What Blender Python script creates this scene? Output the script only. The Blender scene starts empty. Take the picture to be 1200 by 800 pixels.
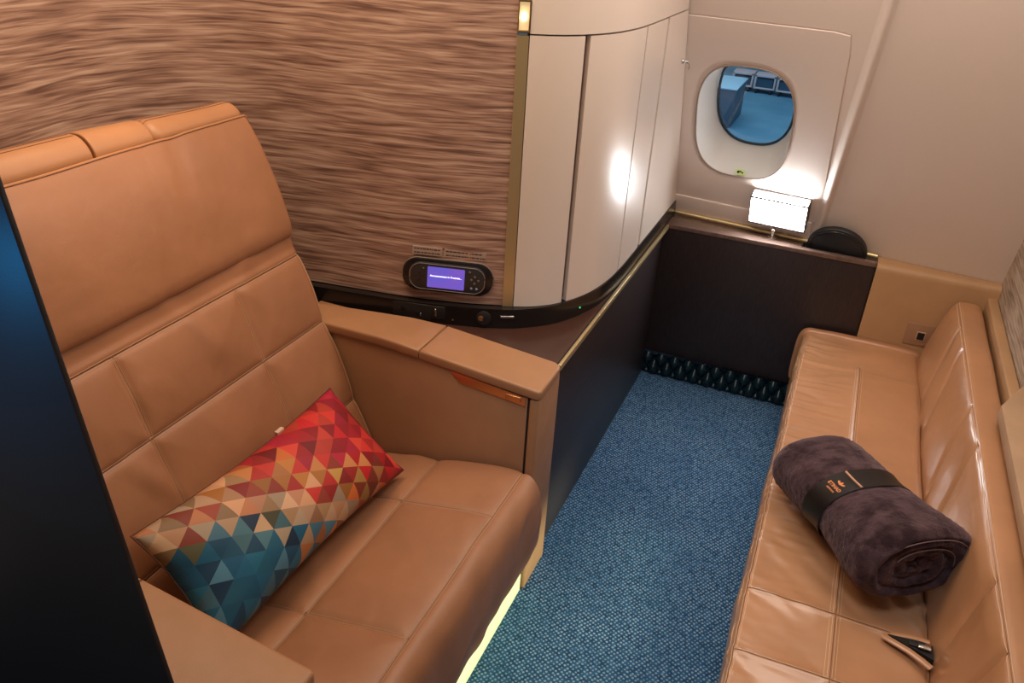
import bpy, bmesh, math, random
from mathutils import Vector, Matrix, noise
random.seed(7)
SC = bpy.context.scene
COL = SC.collection
V = Vector

# ------------------------------------------------------------------ helpers
WORLD_AT = {}

def link(name, me, mat=None, parent=None, origin=None, label=None, smooth=35):
    """mesh in world coordinates -> object; origin at its base (or given)"""
    if parent is not None and origin is None:
        origin = WORLD_AT[parent.name]
    if origin is None:
        xs = [v.co for v in me.vertices]
        lo = V((min(c.x for c in xs), min(c.y for c in xs), min(c.z for c in xs)))
        hi = V((max(c.x for c in xs), max(c.y for c in xs), max(c.z for c in xs)))
        origin = V(((lo.x + hi.x) / 2, (lo.y + hi.y) / 2, lo.z))
    origin = V(origin)
    me.transform(Matrix.Translation(-origin))
    if mat is not None and len(me.materials) == 0:
        me.materials.append(mat)
    for p in me.polygons:
        p.use_smooth = True
    if smooth is not None:
        me.set_sharp_from_angle(angle=math.radians(smooth))
    o = bpy.data.objects.new(name, me)
    COL.objects.link(o)
    if parent is not None:
        o.parent = parent
        o.location = origin - WORLD_AT[parent.name]
    else:
        o.location = origin
    WORLD_AT[o.name] = origin
    if label:
        o['label'] = label
    return o

def obj(name, bm, mat=None, parent=None, **k):
    me = bpy.data.meshes.new(name)
    bmesh.ops.recalc_face_normals(bm, faces=bm.faces)
    bm.to_mesh(me)
    bm.free()
    return link(name, me, mat, parent, **k)

def thing(name, label, cat, loc, group=None):
    o = bpy.data.objects.new(name, None)
    COL.objects.link(o)
    o.location = loc
    o.empty_display_size = .1
    WORLD_AT[o.name] = V(loc)
    o['label'] = label
    o['category'] = cat
    if group:
        o['group'] = group
    return o

def tag(o, label, cat, group=None):
    o['label'] = label
    o['category'] = cat
    if group:
        o['group'] = group
    return o

def struct(o):
    o['kind'] = 'structure'
    return o

def add_box(bm, x0, x1, y0, y1, z0, z1, bev=0.004, seg=3):
    t = bmesh.new()
    bmesh.ops.create_cube(t, size=1)
    for v in t.verts:
        v.co = V(((x0 + x1) / 2 + v.co.x * (x1 - x0), (y0 + y1) / 2 + v.co.y * (y1 - y0), (z0 + z1) / 2 + v.co.z * (z1 - z0)))
    if bev > 0:
        bmesh.ops.bevel(t, geom=t.edges[:], offset=bev, segments=seg, profile=.5, affect='EDGES')
    join(bm, t)
    return bm

def join(bm, t, mat=None):
    if mat is not None:
        t.transform(mat)
    me = bpy.data.meshes.new('tmp')
    t.to_mesh(me)
    t.free()
    bm.from_mesh(me)
    bpy.data.meshes.remove(me)

def box(*a, **k):
    return add_box(bmesh.new(), *a, **k)

def prism(pts, ax, a0, a1, bev=0.0, seg=2):
    """pts: 2D polygon; ax: extrusion axis ('x','y','z')"""
    def P(p, a):
        return {'x': (a, p[0], p[1]), 'y': (p[0], a, p[1]), 'z': (p[0], p[1], a)}[ax]
    bm = bmesh.new()
    lo = [bm.verts.new(P(p, a0)) for p in pts]
    hi = [bm.verts.new(P(p, a1)) for p in pts]
    n = len(pts)
    bm.faces.new(lo)
    bm.faces.new(hi[::-1])
    for i in range(n):
        bm.faces.new((lo[i], hi[i], hi[(i + 1) % n], lo[(i + 1) % n]))
    bmesh.ops.recalc_face_normals(bm, faces=bm.faces)
    if bev:
        es = [e for e in bm.edges if e.calc_face_angle(0) > .5]
        bmesh.ops.bevel(bm, geom=es, offset=bev, segments=seg, profile=.5, affect='EDGES')
    return bm

def add_tube(bm, pts, r, sides=6, closed=False):
    pts = [V(p) for p in pts]
    n = len(pts)
    rings = []
    up = V((0, 0, 1))
    for i, p in enumerate(pts):
        a = pts[(i - 1) % n] if (closed or i > 0) else p
        b = pts[(i + 1) % n] if (closed or i < n - 1) else p
        t = (b - a)
        if t.length < 1e-9:
            t = V((0, 0, 1))
        t.normalize()
        s = t.cross(up)
        if s.length < 1e-3:
            s = t.cross(V((1, 0, 0)))
        s.normalize()
        w = s.cross(t)
        rings.append([bm.verts.new(p + (s * math.cos(2 * math.pi * k / sides) + w * math.sin(2 * math.pi * k / sides)) * r) for k in range(sides)])
    m = n if closed else n - 1
    for i in range(m):
        A, B = rings[i], rings[(i + 1) % n]
        for k in range(sides):
            bm.faces.new((A[k], A[(k + 1) % sides], B[(k + 1) % sides], B[k]))
    if not closed:
        bm.faces.new(rings[0])
        bm.faces.new(rings[-1][::-1])
    return bm

def cyl(c, axis, r, h, seg=32, r2=None, bev=0):
    bm = bmesh.new()
    bmesh.ops.create_cone(bm, cap_ends=True, segments=seg, radius1=r, radius2=r if r2 is None else r2, depth=h)
    if bev:
        es = [e for e in bm.edges if e.calc_face_angle(0) > .8]
        bmesh.ops.bevel(bm, geom=es, offset=bev, segments=2, profile=.5, affect='EDGES')
    q = V((0, 0, 1)).rotation_difference(V(axis).normalized())
    bm.transform(Matrix.Translation(V(c)) @ q.to_matrix().to_4x4())
    return bm

def smoothstep(a, b, x):
    t = min(1, max(0, (x - a) / (b - a)))
    return t * t * (3 - 2 * t)

def nz(x, y, z=0.0):
    return noise.noise(V((x, y, z)))

def catmull(pts, step):
    """smooth 2D polyline resampled at about `step`"""
    out = []
    P = [V((p[0], p[1])) for p in pts]
    P = [P[0] * 2 - P[1]] + P + [P[-1] * 2 - P[-2]]
    for i in range(1, len(P) - 2):
        L = (P[i + 1] - P[i]).length
        k = max(1, int(round(L / step)))
        for j in range(k):
            t = j / k
            p0, p1, p2, p3 = P[i - 1], P[i], P[i + 1], P[i + 2]
            out.append(.5 * ((2 * p1) + (p2 - p0) * t + (2 * p0 - 5 * p1 + 4 * p2 - p3) * t * t + (3 * p1 - p0 - 3 * p2 + p3) * t ** 3))
    out.append(P[-2])
    return out

class Sweep:
    """a profile in the xz plane swept along y; disp(s, y) pushes the skin out along its normal"""
    def __init__(self, prof, y0, y1, disp=None, step=.006, ystep=.006, rnd=.02, smooth=True):
        self.P = catmull(prof, step) if smooth else [V(p) for p in prof]
        self.S = [0]
        for a, b in zip(self.P, self.P[1:]):
            self.S.append(self.S[-1] + (b - a).length)
        self.y0, self.y1, self.disp, self.rnd, self.ystep = y0, y1, disp, rnd, ystep
        n = len(self.P)
        self.N = []
        for i in range(n):
            t = self.P[min(i + 1, n - 1)] - self.P[max(i - 1, 0)]
            t.normalize()
            self.N.append(V((-t.y, t.x)))
    def s_at(self, x=None, z=None, lo=0, hi=9):
        best = None
        for p, s in zip(self.P, self.S):
            if lo <= s <= hi:
                d = abs(p.x - x) if x is not None else abs(p.y - z)
                if best is None or d < best[0]:
                    best = (d, s)
        return best[1]
    def frame(self, s):
        i = 0
        n = len(self.S)
        lo, hi = 0, n - 1
        while hi - lo > 1:
            m = (lo + hi) // 2
            if self.S[m] <= s:
                lo = m
            else:
                hi = m
        t = (s - self.S[lo]) / max(1e-9, self.S[hi] - self.S[lo])
        t = min(1, max(0, t))
        return self.P[lo].lerp(self.P[hi], t), self.N[lo].lerp(self.N[hi], t)
    def point(self, s, y, lift=0.0):
        p, n = self.frame(s)
        d = self.disp(s, y) if self.disp else 0
        e = min(y - self.y0, self.y1 - y)
        if e < self.rnd:
            k = 1 - max(0, e) / self.rnd
            d -= self.rnd * (1 - math.sqrt(max(0, 1 - k * k)))
        q = p + n * (d + lift)
        return V((q.x, y, q.y))
    def mesh(self):
        bm = bmesh.new()
        ys = []
        n = max(2, int(round((self.y1 - self.y0) / self.ystep)))
        r = self.rnd
        ys = [self.y0 + (self.y1 - self.y0) * i / n for i in range(n + 1)]
        if r > 0:
            mid = [y for y in ys if self.y0 + r < y < self.y1 - r]
            k = 6
            ends = [r * (1 - math.cos(.5 * math.pi * i / k)) for i in range(k + 1)]
            ys = [self.y0 + e for e in ends] + mid + [self.y1 - e for e in ends[::-1]]
        G = [[bm.verts.new(self.point(s, y)) for s in self.S] for y in ys]
        m = len(self.S)
        for a, b in zip(G, G[1:]):
            for i in range(m - 1):
                bm.faces.new((a[i], b[i], b[i + 1], a[i + 1]))
            bm.faces.new((a[m - 1], b[m - 1], b[0], a[0]))
        bm.faces.new(G[0])
        bm.faces.new(G[-1][::-1])
        return bm

def stitch(bm, sw, a, b, off=.004, r=.0009, lift=.0004, double=True, wob=0):
    """a, b = (s, y): a stitched seam as two fine threads lying on the skin"""
    L = math.hypot(b[0] - a[0], b[1] - a[1])
    n = max(4, int(L / .012))
    dx, dy = (b[0] - a[0]) / L, (b[1] - a[1]) / L
    for k in ((-1, 1) if double else (0,)):
        pts = []
        for i in range(n + 1):
            t = i / n
            s = a[0] + (b[0] - a[0]) * t - dy * off * k
            y = a[1] + (b[1] - a[1]) * t + dx * off * k
            y = min(max(y, sw.y0 + .002), sw.y1 - .002)
            pts.append(sw.point(s, y, lift))
        add_tube(bm, pts, r, 4)

def segdist(s, y, g):
    (a, b), (c, d) = g
    vx, vy = c - a, d - b
    t = ((s - a) * vx + (y - b) * vy) / (vx * vx + vy * vy)
    t = min(1, max(0, t))
    return math.hypot(s - a - vx * t, y - b - vy * t)

# ------------------------------------------------------------------ materials
def M(name, col, rough=.5, metal=0, **k):
    m = bpy.data.materials.new(name)
    m.use_nodes = True
    b = m.node_tree.nodes['Principled BSDF']
    b.inputs['Base Color'].default_value = (*col, 1)
    b.inputs['Roughness'].default_value = rough
    b.inputs['Metallic'].default_value = metal
    for n, v in k.items():
        b.inputs[n.replace('_', ' ')].default_value = v
    return m

class NT:
    def __init__(self, m):
        self.t = m.node_tree
        self.b = self.t.nodes['Principled BSDF']
    def n(self, typ, **k):
        nd = self.t.nodes.new('ShaderNode' + typ)
        for a, v in k.items():
            setattr(nd, a, v)
        return nd
    def l(self, a, b):
        self.t.links.new(a, b)
    def ramp(self, fac, stops):
        r = self.n('ValToRGB')
        e = r.color_ramp.elements
        while len(e) < len(stops):
            e.new(.5)
        for x, (p, c) in zip(e, stops):
            x.position = p
            x.color = (*c, 1)
        self.l(fac, r.inputs[0])
        return r.outputs[0]
    def coord(self, which='Object', scale=(1, 1, 1), rot=(0, 0, 0)):
        c = self.n('TexCoord')
        mp = self.n('Mapping')
        mp.inputs['Scale'].default_value = scale
        mp.inputs['Rotation'].default_value = rot
        self.l(c.outputs[which], mp.inputs['Vector'])
        return mp.outputs[0]
    def bump(self, h, strength=.3, dist=.002, prev=None):
        b = self.n('Bump')
        b.inputs['Strength'].default_value = strength
        b.inputs['Distance'].default_value = dist
        self.l(h, b.inputs['Height'])
        if prev is not None:
            self.l(prev, b.inputs['Normal'])
        self.l(b.outputs[0], self.b.inputs['Normal'])
        return b.outputs[0]
    def noise(self, vec, scale, detail=3, rough=.5, dist=0):
        n = self.n('TexNoise')
        n.inputs['Scale'].default_value = scale
        n.inputs['Detail'].default_value = detail
        n.inputs['Roughness'].default_value = rough
        n.inputs['Distortion'].default_value = dist
        self.l(vec, n.inputs['Vector'])
        return n.outputs['Fac']

def mul(c, k):
    return tuple(x * k for x in c)

def leather(name, col, rough=.42, wr=.35, grain=.25, coat=0.0):
    m = M(name, col, rough)
    t = NT(m)
    v = t.coord()
    f = t.noise(v, 3.0, 4, .6)
    c = t.ramp(f, [(.3, mul(col, .86)), (.7, mul(col, 1.1))])
    t.l(c, t.b.inputs['Base Color'])
    vo = t.n('TexVoronoi')
    vo.inputs['Scale'].default_value = 420
    t.l(v, vo.inputs['Vector'])
    b1 = t.bump(vo.outputs['Distance'], grain, .0006)
    w = t.noise(v, 14, 2, .5, .2)
    t.bump(w, wr, .006, b1)
    r = t.n('MapRange')
    r.inputs['To Min'].default_value = rough - .08
    r.inputs['To Max'].default_value = rough + .1
    t.l(w, r.inputs['Value'])
    t.l(r.outputs[0], t.b.inputs['Roughness'])
    if coat:
        t.b.inputs['Coat Weight'].default_value = coat
        t.b.inputs['Coat Roughness'].default_value = .2
    return m

CH = (.345, .158, .078)
mat_chair = leather('chair_leather', CH, .46)
mat_arm = leather('arm_leather', (.375, .190, .092), .45, .03, .35)
mat_sofa = leather('sofa_leather', (.44, .218, .104), .34, .06, .15, .45)
mat_panel_leather = leather('end_panel_leather', (.44, .26, .13), .5, .03, .35)
mat_board = leather('beige_board', (.42, .275, .165), .5, .02, .2)
mat_thread = M('thread', (.46, .29, .17), .6)
mat_thread_dark = M('seam_dark', (.16, .065, .03), .6)
mat_piping = leather('piping', (.43, .21, .10), .45, .0, .1)
mat_gold = M('brushed_gold', (.66, .52, .28), .34, .75)
t = NT(mat_gold); t.bump(t.noise(t.coord(scale=(80, 80, 4)), 8, 2), .15, .001)
mat_bronze = M('bronze_inlay', (.62, .30, .12), .3, .8)
t = NT(mat_bronze); t.bump(t.noise(t.coord(scale=(6, 90, 90)), 6, 2), .15, .001)
mat_black = M('gloss_black', (.012, .010, .010), .22)
mat_blackmatte = M('matte_black', (.010, .009, .009), .6)
mat_socket = M('socket_black', (.03, .028, .028), .35)
mat_steel = M('steel', (.75, .74, .72), .2, 1)
mat_hole = M('dark_gap', (.006, .004, .003), .8)
mat_plinth = M('plinth_lit_tint', (.74, .80, .53), .5)  # greenish light on the plinth, put into its colour and a faint emission
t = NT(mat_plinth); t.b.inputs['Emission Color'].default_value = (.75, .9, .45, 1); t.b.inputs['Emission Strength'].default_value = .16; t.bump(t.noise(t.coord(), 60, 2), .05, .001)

# dark brown veneer
mat_wood = M('dark_veneer', (.03, .018, .017), .38)
t = NT(mat_wood)
f = t.noise(t.coord(scale=(60, 60, 6)), 4, 4, .6)
t.l(t.ramp(f, [(.3, (.020, .013, .014)), (.75, (.040, .027, .027))]), t.b.inputs['Base Color'])
t.bump(f, .1, .001)
mat_counter = M('dark_counter', (.045, .018, .012), .3)
t = NT(mat_counter)
f = t.noise(t.coord(scale=(10, 60, 10)), 5, 4, .6)
t.l(t.ramp(f, [(.3, (.040, .016, .011)), (.75, (.070, .030, .020))]), t.b.inputs['Base Color'])

# satin white panels
mat_white = M('satin_white', (.76, .665, .59), .33)
t = NT(mat_white); t.bump(t.noise(t.coord(), 140, 2), .03, .0008)
mat_white.node_tree.nodes['Principled BSDF'].inputs['Coat Weight'].default_value = .5
mat_white.node_tree.nodes['Principled BSDF'].inputs['Coat Roughness'].default_value = .27
mat_liner = M('cabin_liner', (.76, .655, .59), .5)
t = NT(mat_liner); t.bump(t.noise(t.coord(), 260, 2), .06, .0006)
mat_reveal = M('window_reveal', (.74, .75, .74), .4)
t = NT(mat_reveal); t.bump(t.noise(t.coord(), 120, 2), .03, .0006)
mat_groove = M('panel_groove', (.16, .10, .075), .7)

def streak_mat(name, lo, mid, hi, us=4.2, vs=64, bump=.5):
    m = M(name, mid, .6)
    t = NT(m)
    uv = t.coord('UV')
    def mapped(vec, a, b, off=0):
        mp = t.n('Mapping'); mp.inputs['Scale'].default_value = (a, b, 1); mp.inputs['Location'].default_value = (off, off, 0)
        t.l(vec, mp.inputs['Vector'])
        return mp.outputs[0]
    sep = t.n('SeparateXYZ'); t.l(uv, sep.inputs[0])
    slow = t.noise(mapped(uv, 4, 16), 1.0, 1)
    mm = t.n('Math', operation='MULTIPLY_ADD')
    t.l(slow, mm.inputs[0]); mm.inputs[1].default_value = .020
    t.l(sep.outputs['Y'], mm.inputs[2])
    cmb = t.n('CombineXYZ'); t.l(sep.outputs['X'], cmb.inputs['X']); t.l(mm.outputs[0], cmb.inputs['Y'])
    q = cmb.outputs[0]
    f1 = t.noise(mapped(q, us, vs), 1.0, 2, .5)
    f2 = t.noise(mapped(q, us * 2.2, vs * 2.6, 7), 1.0, 2, .5)
    f3 = t.noise(mapped(q, us * .6, vs * .25, 3), 1.0, 1, .5)
    a = t.n('Math', operation='MULTIPLY'); t.l(f1, a.inputs[0]); a.inputs[1].default_value = .55
    b = t.n('Math', operation='MULTIPLY_ADD'); t.l(f2, b.inputs[0]); b.inputs[1].default_value = .33; t.l(a.outputs[0], b.inputs[2])
    c_ = t.n('Math', operation='MULTIPLY_ADD'); t.l(f3, c_.inputs[0]); c_.inputs[1].default_value = .12; t.l(b.outputs[0], c_.inputs[2])
    c = t.ramp(c_.outputs[0], [(.38, lo), (.50, mid), (.62, hi)])
    t.l(c, t.b.inputs['Base Color'])
    t.bump(c_.outputs[0], bump, .004)
    return m
mat_streak = streak_mat('woven_partition', (.155, .082, .062), (.375, .228, .170), (.58, .41, .325), 4.2, 78, .35)
mat_streak2 = streak_mat('woven_partition_right', (.20, .14, .10), (.40, .31, .23), (.55, .46, .36), 5, 80)

# carpet: blue with a fine woven lattice of pale dots
mat_carpet = M('blue_carpet', (.02, .07, .16), .9)
t = NT(mat_carpet)
v = t.coord('Object', (1, 1, 1), (0, 0, math.radians(32)))
vo = t.n('TexVoronoi'); vo.inputs['Scale'].default_value = 84; vo.inputs['Randomness'].default_value = .28
t.l(v, vo.inputs['Vector'])
dots = t.ramp(vo.outputs['Distance'], [(.24, (1, 1, 1)), (.40, (0, 0, 0))])
n1 = t.noise(v, 45, 2, .6)
n2 = t.noise(v, 4, 3, .6)
base = t.ramp(n1, [(.35, (.012, .044, .10)), (.7, (.030, .100, .20))])
mix = t.n('MixRGB'); mix.blend_type = 'MIX'
kk = t.n('Math', operation='MULTIPLY'); t.l(dots, kk.inputs[0]); t.l(t.ramp(n2, [(.3, (.35, .35, .35)), (.7, (.8, .8, .8))]), kk.inputs[1])
t.l(kk.outputs[0], mix.inputs[0]); t.l(base, mix.inputs[1]); mix.inputs[2].default_value = (.29, .43, .55, 1)
t.l(mix.outputs[0], t.b.inputs['Base Color'])
t.bump(vo.outputs['Distance'], .5, .003)
t.b.inputs['Specular IOR Level'].default_value = .1

# ------------------------------------------------------------------ camera
def RT(yaw, pitch, roll):
    cy, sy, cp, sp = math.cos(yaw), math.sin(yaw), math.cos(pitch), math.sin(pitch)
    f = V((sy * cp, cy * cp, -sp)); r = V((cy, -sy, 0)); u = r.cross(f)
    c, s = math.cos(roll), math.sin(roll)
    return c * r + s * u, -s * r + c * u, f
cam = bpy.data.cameras.new('camera')
co = bpy.data.objects.new('camera', cam)
COL.objects.link(co)
r, u, f = RT(-.3725, .4977, .0624)
co.matrix_world = Matrix(((r.x, u.x, -f.x, .6499), (r.y, u.y, -f.y, -2.0742), (r.z, u.z, -f.z, 2.0143), (0, 0, 0, 1)))
cam.sensor_width = 36
cam.lens = 36 * 960.3 / 1200
cam.clip_start = .02
SC.camera = co

# ------------------------------------------------------------------ setting
bm = bmesh.new()
add_box(bm, -1.5, 1.5, -2.6, 1.75, -.05, 0, 0)
struct(obj('floor', bm, mat_carpet, origin=(0, 0, 0)))

# partition line in plan (textured -> gold -> white cabinet)
WALL = [(-1.33, -1.75), (-1.33, -.9), (-1.33, -.42), (-1.30, -.24), (-1.20, -.09), (-1.07, -.01), (-.90, .022), (-.73, .047), (-.562, .074), (-.395, .118), (-.268, .167)]
def ribbon(line, z0, z1, thick, zstep=.2, step=.02, sm=True):
    """a vertical sheet following a plan polyline, thickness to its left side; carries u = length, v = height"""
    P = catmull(line, step) if sm else [V(p) for p in line]
    n = len(P)
    bm = bmesh.new()
    uv = bm.loops.layers.uv.new('UVMap')
    S = [0]
    for a, b in zip(P, P[1:]):
        S.append(S[-1] + (b - a).length)
    N = []
    for i in range(n):
        tt = (P[min(i + 1, n - 1)] - P[max(i - 1, 0)]).normalized()
        N.append(V((-tt.y, tt.x)))
    f0 = [(bm.verts.new((p.x, p.y, z0)), bm.verts.new((p.x, p.y, z1))) for p in P]
    b0 = [(bm.verts.new((p.x + q.x * thick, p.y + q.y * thick, z0)), bm.verts.new((p.x + q.x * thick, p.y + q.y * thick, z1))) for p, q in zip(P, N)]
    def face(vs, st):
        fc = bm.faces.new(vs)
        for lp, s in zip(fc.loops, st):
            lp[uv].uv = (s, lp.vert.co.z)
    for i in range(n - 1):
        ss = (S[i], S[i + 1], S[i + 1], S[i])
        face((f0[i][0], f0[i + 1][0], f0[i + 1][1], f0[i][1]), ss)
        face((b0[i + 1][0], b0[i][0], b0[i][1], b0[i + 1][1]), (S[i + 1], S[i], S[i], S[i + 1]))
        face((f0[i][1], f0[i + 1][1], b0[i + 1][1], b0[i][1]), ss)
        face((f0[i + 1][0], f0[i][0], b0[i][0], b0[i + 1][0]), ss)
    face((f0[0][0], f0[0][1], b0[0][1], b0[0][0]), (0, 0, 0, 0))
    face((f0[-1][1], f0[-1][0], b0[-1][0], b0[-1][1]), (S[-1],) * 4)
    return bm
bm = ribbon(WALL, .832, 2.25, .05)
struct(obj('wall_left', bm, mat_streak))
bm = ribbon([(-1.33, -1.75), (-1.33, -.9), (-1.33, -.42), (-1.30, -.24), (-1.20, -.09), (-1.07, -.01)], .0, .83, .05)
struct(obj('wall_back', bm, mat_streak))

# gold vertical strip, and the reading light set in it
GX = [(-.266, .163), (-.236, .178)]
struct(obj('trim_1', ribbon(GX, .83, 1.672, .03, sm=False), mat_gold))

# white curved wardrobe
CAB = [(-.234, .180), (-.188, .205), (-.143, .242), (-.106, .288), (-.075, .342), (-.05, .405), (-.031, .485), (-.019, .58), (-.014, .69), (-.013, .82), (-.013, .95), (-.013, 1.25), (-.013, 1.66)]
CL = catmull(CAB, .01)
def sub(line, y0, y1):
    return [p for p in line if y0 <= p.y <= y1]
def wall_y(x, z):
    return 1.6 - .11 * x - .40 * (z - .77)
wardrobe = thing('wardrobe', 'tall white curved wardrobe with flush panels between textured partition and window', 'wardrobe', (-.15, .8, .83))
def cab_panel(name, y0, y1, z0, z1, clip=False, **k):
    L = [p.copy() for p in CL if y0 <= p.y <= y1]
    bm = ribbon(L, z0, z1, .025, sm=False)
    if clip:   # cut the end along the leaning cabin wall
        n = V((.11, 1, .40)).normalized()
        bmesh.ops.bisect_plane(bm, geom=bm.verts[:] + bm.edges[:] + bm.faces[:], plane_co=V((0, 1.592, .77)), plane_no=n, clear_outer=True)
        es = [e for e in bm.edges if e.is_boundary]
        bmesh.ops.holes_fill(bm, edges=es, sides=0)
    return obj(name, bm, mat_white, wardrobe, smooth=40, **k)
SEAMZ = 1.675
cab_panel('curved_panel', .175, .2915, .83, SEAMZ - .002)
cab_panel('door', .2965, .640, .83, SEAMZ - .002)
cab_panel('door', .645, .918, .83, SEAMZ - .002)
cab_panel('end_panel', .923, 1.7, .83, SEAMZ - .002, True)
cab_panel('upper_panel', .175, 1.7, SEAMZ + .003, 2.25, True)
# dark backing seen in the seams
L = [V((p.x - .012, p.y + .012)) if p.y < .35 else V((p.x - .016, p.y + .004)) for p in CL if p.y < 1.2]
bm = ribbon(L, .84, 1.78, .005, sm=False)
obj('carcass', bm, mat_groove, wardrobe)
# coat hook near the top right
bm = cyl((-.008, 1.235, 1.487), (1, 0, 0), .011, .008, 20, bev=.002)
join(bm, cyl((.004, 1.235, 1.487), (1, 0, 0), .005, .02, 14, bev=.001))
add_tube(bm, [(.012, 1.235, 1.487), (.018, 1.235, 1.478), (.020, 1.235, 1.468), (.017, 1.235, 1.460)], .003, 8)
hk = obj('coat_hook', bm, mat_steel)
tag(hk, 'small chrome coat hook on the white wardrobe panel beside the window', 'hook')

# reading light at the top of the gold strip
rl = thing('reading_light', 'small square brass reading light glowing at top of gold strip', 'reading light', (-.25, .17, 1.68))
ang = math.atan2(.015, .030)
def strip_mat(s, d, z):   # s along the strip from its left end, d outward
    c, sn = math.cos(ang), math.sin(ang)
    return V((-.266 + s * c + d * sn, .163 + s * sn - d * c, z))
def strip_box(bm, s0, s1, d0, d1, z0, z1, bev):
    tb = box(s0, s1, -d1, -d0, z0, z1, bev=bev)
    for v_ in tb.verts:
        v_.co = strip_mat(v_.co.x, -v_.co.y, v_.co.z)
    join(bm, tb)
    return bm
bm = bmesh.new()
strip_box(bm, 0, .034, -.02, .004, 1.680, 1.686, .001)
strip_box(bm, 0, .034, -.02, .004, 1.760, 1.766, .001)
strip_box(bm, 0, .003, -.02, .004, 1.686, 1.760, .0008)
strip_box(bm, .031, .034, -.02, .004, 1.686, 1.760, .0008)
obj('bezel', bm, M('brass_dark', (.30, .19, .08), .35, .8), rl)
m_rec = M('reading_light_glow', (.8, .6, .3), .4)
t = NT(m_rec); t.b.inputs['Emission Color'].default_value = (1, .72, .36, 1); t.b.inputs['Emission Strength'].default_value = .55
t.bump(t.noise(t.coord(), 30, 2), .02, .001)
obj('recess', strip_box(bmesh.new(), .003, .031, -.02, -.004, 1.686, 1.760, .001), m_rec, rl)
m_bulb = M('bulb_glow', (1, .95, .85), .4)
t = NT(m_bulb); t.b.inputs['Emission Color'].default_value = (1, .93, .8, 1); t.b.inputs['Emission Strength'].default_value = 6
t.bump(t.noise(t.coord(), 30, 2), .02, .001)
bm = bmesh.new()
bmesh.ops.create_uvsphere(bm, u_segments=16, v_segments=12, radius=.008)
bm.transform(Matrix.Translation(strip_mat(.016, 0, 1.722)) @ Matrix.Diagonal((1, 1, 1.5, 1)))
obj('bulb', bm, m_bulb, rl)
struct(obj('trim_2', strip_box(bmesh.new(), 0, .034, -.02, .0, 1.770, 2.25, .001), mat_gold))

# black socket strip that follows the foot of the partition
KICK = [(-1.05, -.035), (-.87, -.005), (-.70, .022), (-.55, .048), (-.40, .088), (-.295, .125), (-.225, .158), (-.165, .205), (-.118, .256), (-.077, .325), (-.048, .40), (-.026, .48), (-.015, .58), (-.010, .69), (-.009, .82), (-.009, 1.2), (-.009, 1.59)]
kick = thing('socket_strip', 'glossy black strip with sockets along the foot of partition and wardrobe', 'socket strip', (-.4, .12, .76))
KL = catmull(KICK, .01)
obj('strip', ribbon(KL, .761, .829, .05, sm=False), mat_black, kick, smooth=60)
def on_kick(px):   # point and frame on the strip at plan x = px
    i = min(range(len(KL) - 1), key=lambda k: abs(KL[k].x - px) + (9 if KL[k].y > .5 else 0))
    p = KL[i]; tt = (KL[i + 1] - KL[i - 1]).normalized()
    return p, tt, V((tt.y, -tt.x))
def kick_piece(name, px, z, w, h, mat, d=.003, rnd=False, parent=kick, **k):
    p, tt, nn = on_kick(px)
    A = Matrix(((tt.x, 0, nn.x, p.x), (tt.y, 0, nn.y, p.y), (0, 1, 0, z), (0, 0, 0, 1)))
    if rnd:
        tb = cyl((0, 0, d / 2), (0, 0, 1), w / 2, d, 24, bev=d * .3)
    else:
        tb = box(-w / 2, w / 2, -h / 2, h / 2, 0, d, bev=min(.0015, d * .4))
    tb.transform(A)
    return obj(name, tb, mat, parent, **k)
m_frame = M('socket_edge', (.022, .020, .020), .3)
s1 = kick_piece('socket_plate', -.545, .797, .13, .055, m_frame, .002)
kick_piece('socket_hole', -.568, .803, .022, .022, mat_hole, .0026, True, s1)
kick_piece('socket_hole', -.525, .792, .016, .016, mat_hole, .0026, True, s1)
kick_piece('contact', -.515, .787, .004, .010, mat_steel, .003, False, s1)
s2 = kick_piece('switch_plate', -.465, .80, .062, .045, m_frame, .002)
kick_piece('switch_slot', -.467, .80, .006, .026, mat_steel, .003, False, s2)
kick_piece('indicator', -.41, .779, .006, .007, mat_bronze, .002, True)
jk = kick_piece('headphone_jack', -.315, .797, .05, .05, m_frame, .008, True)
kick_piece('jack_hole', -.316, .797, .022, .022, mat_bronze, .0086, True, jk)
kick_piece('jack_plug', -.313, .797, .009, .009, mat_hole, .010, True, jk)
kick_piece('metal_tab', -.243, .804, .045, .007, mat_steel, .004)
m_led = M('green_led', (.02, .3, .08), .4)
t = NT(m_led); t.b.inputs['Emission Color'].default_value = (.05, 1, .25, 1); t.b.inputs['Emission Strength'].default_value = 1.2
t.bump(t.noise(t.coord(), 30, 2), .02, .001)
kick_piece('indicator_light', -.062, .79, .006, .010, m_led, .002, True)

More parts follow.
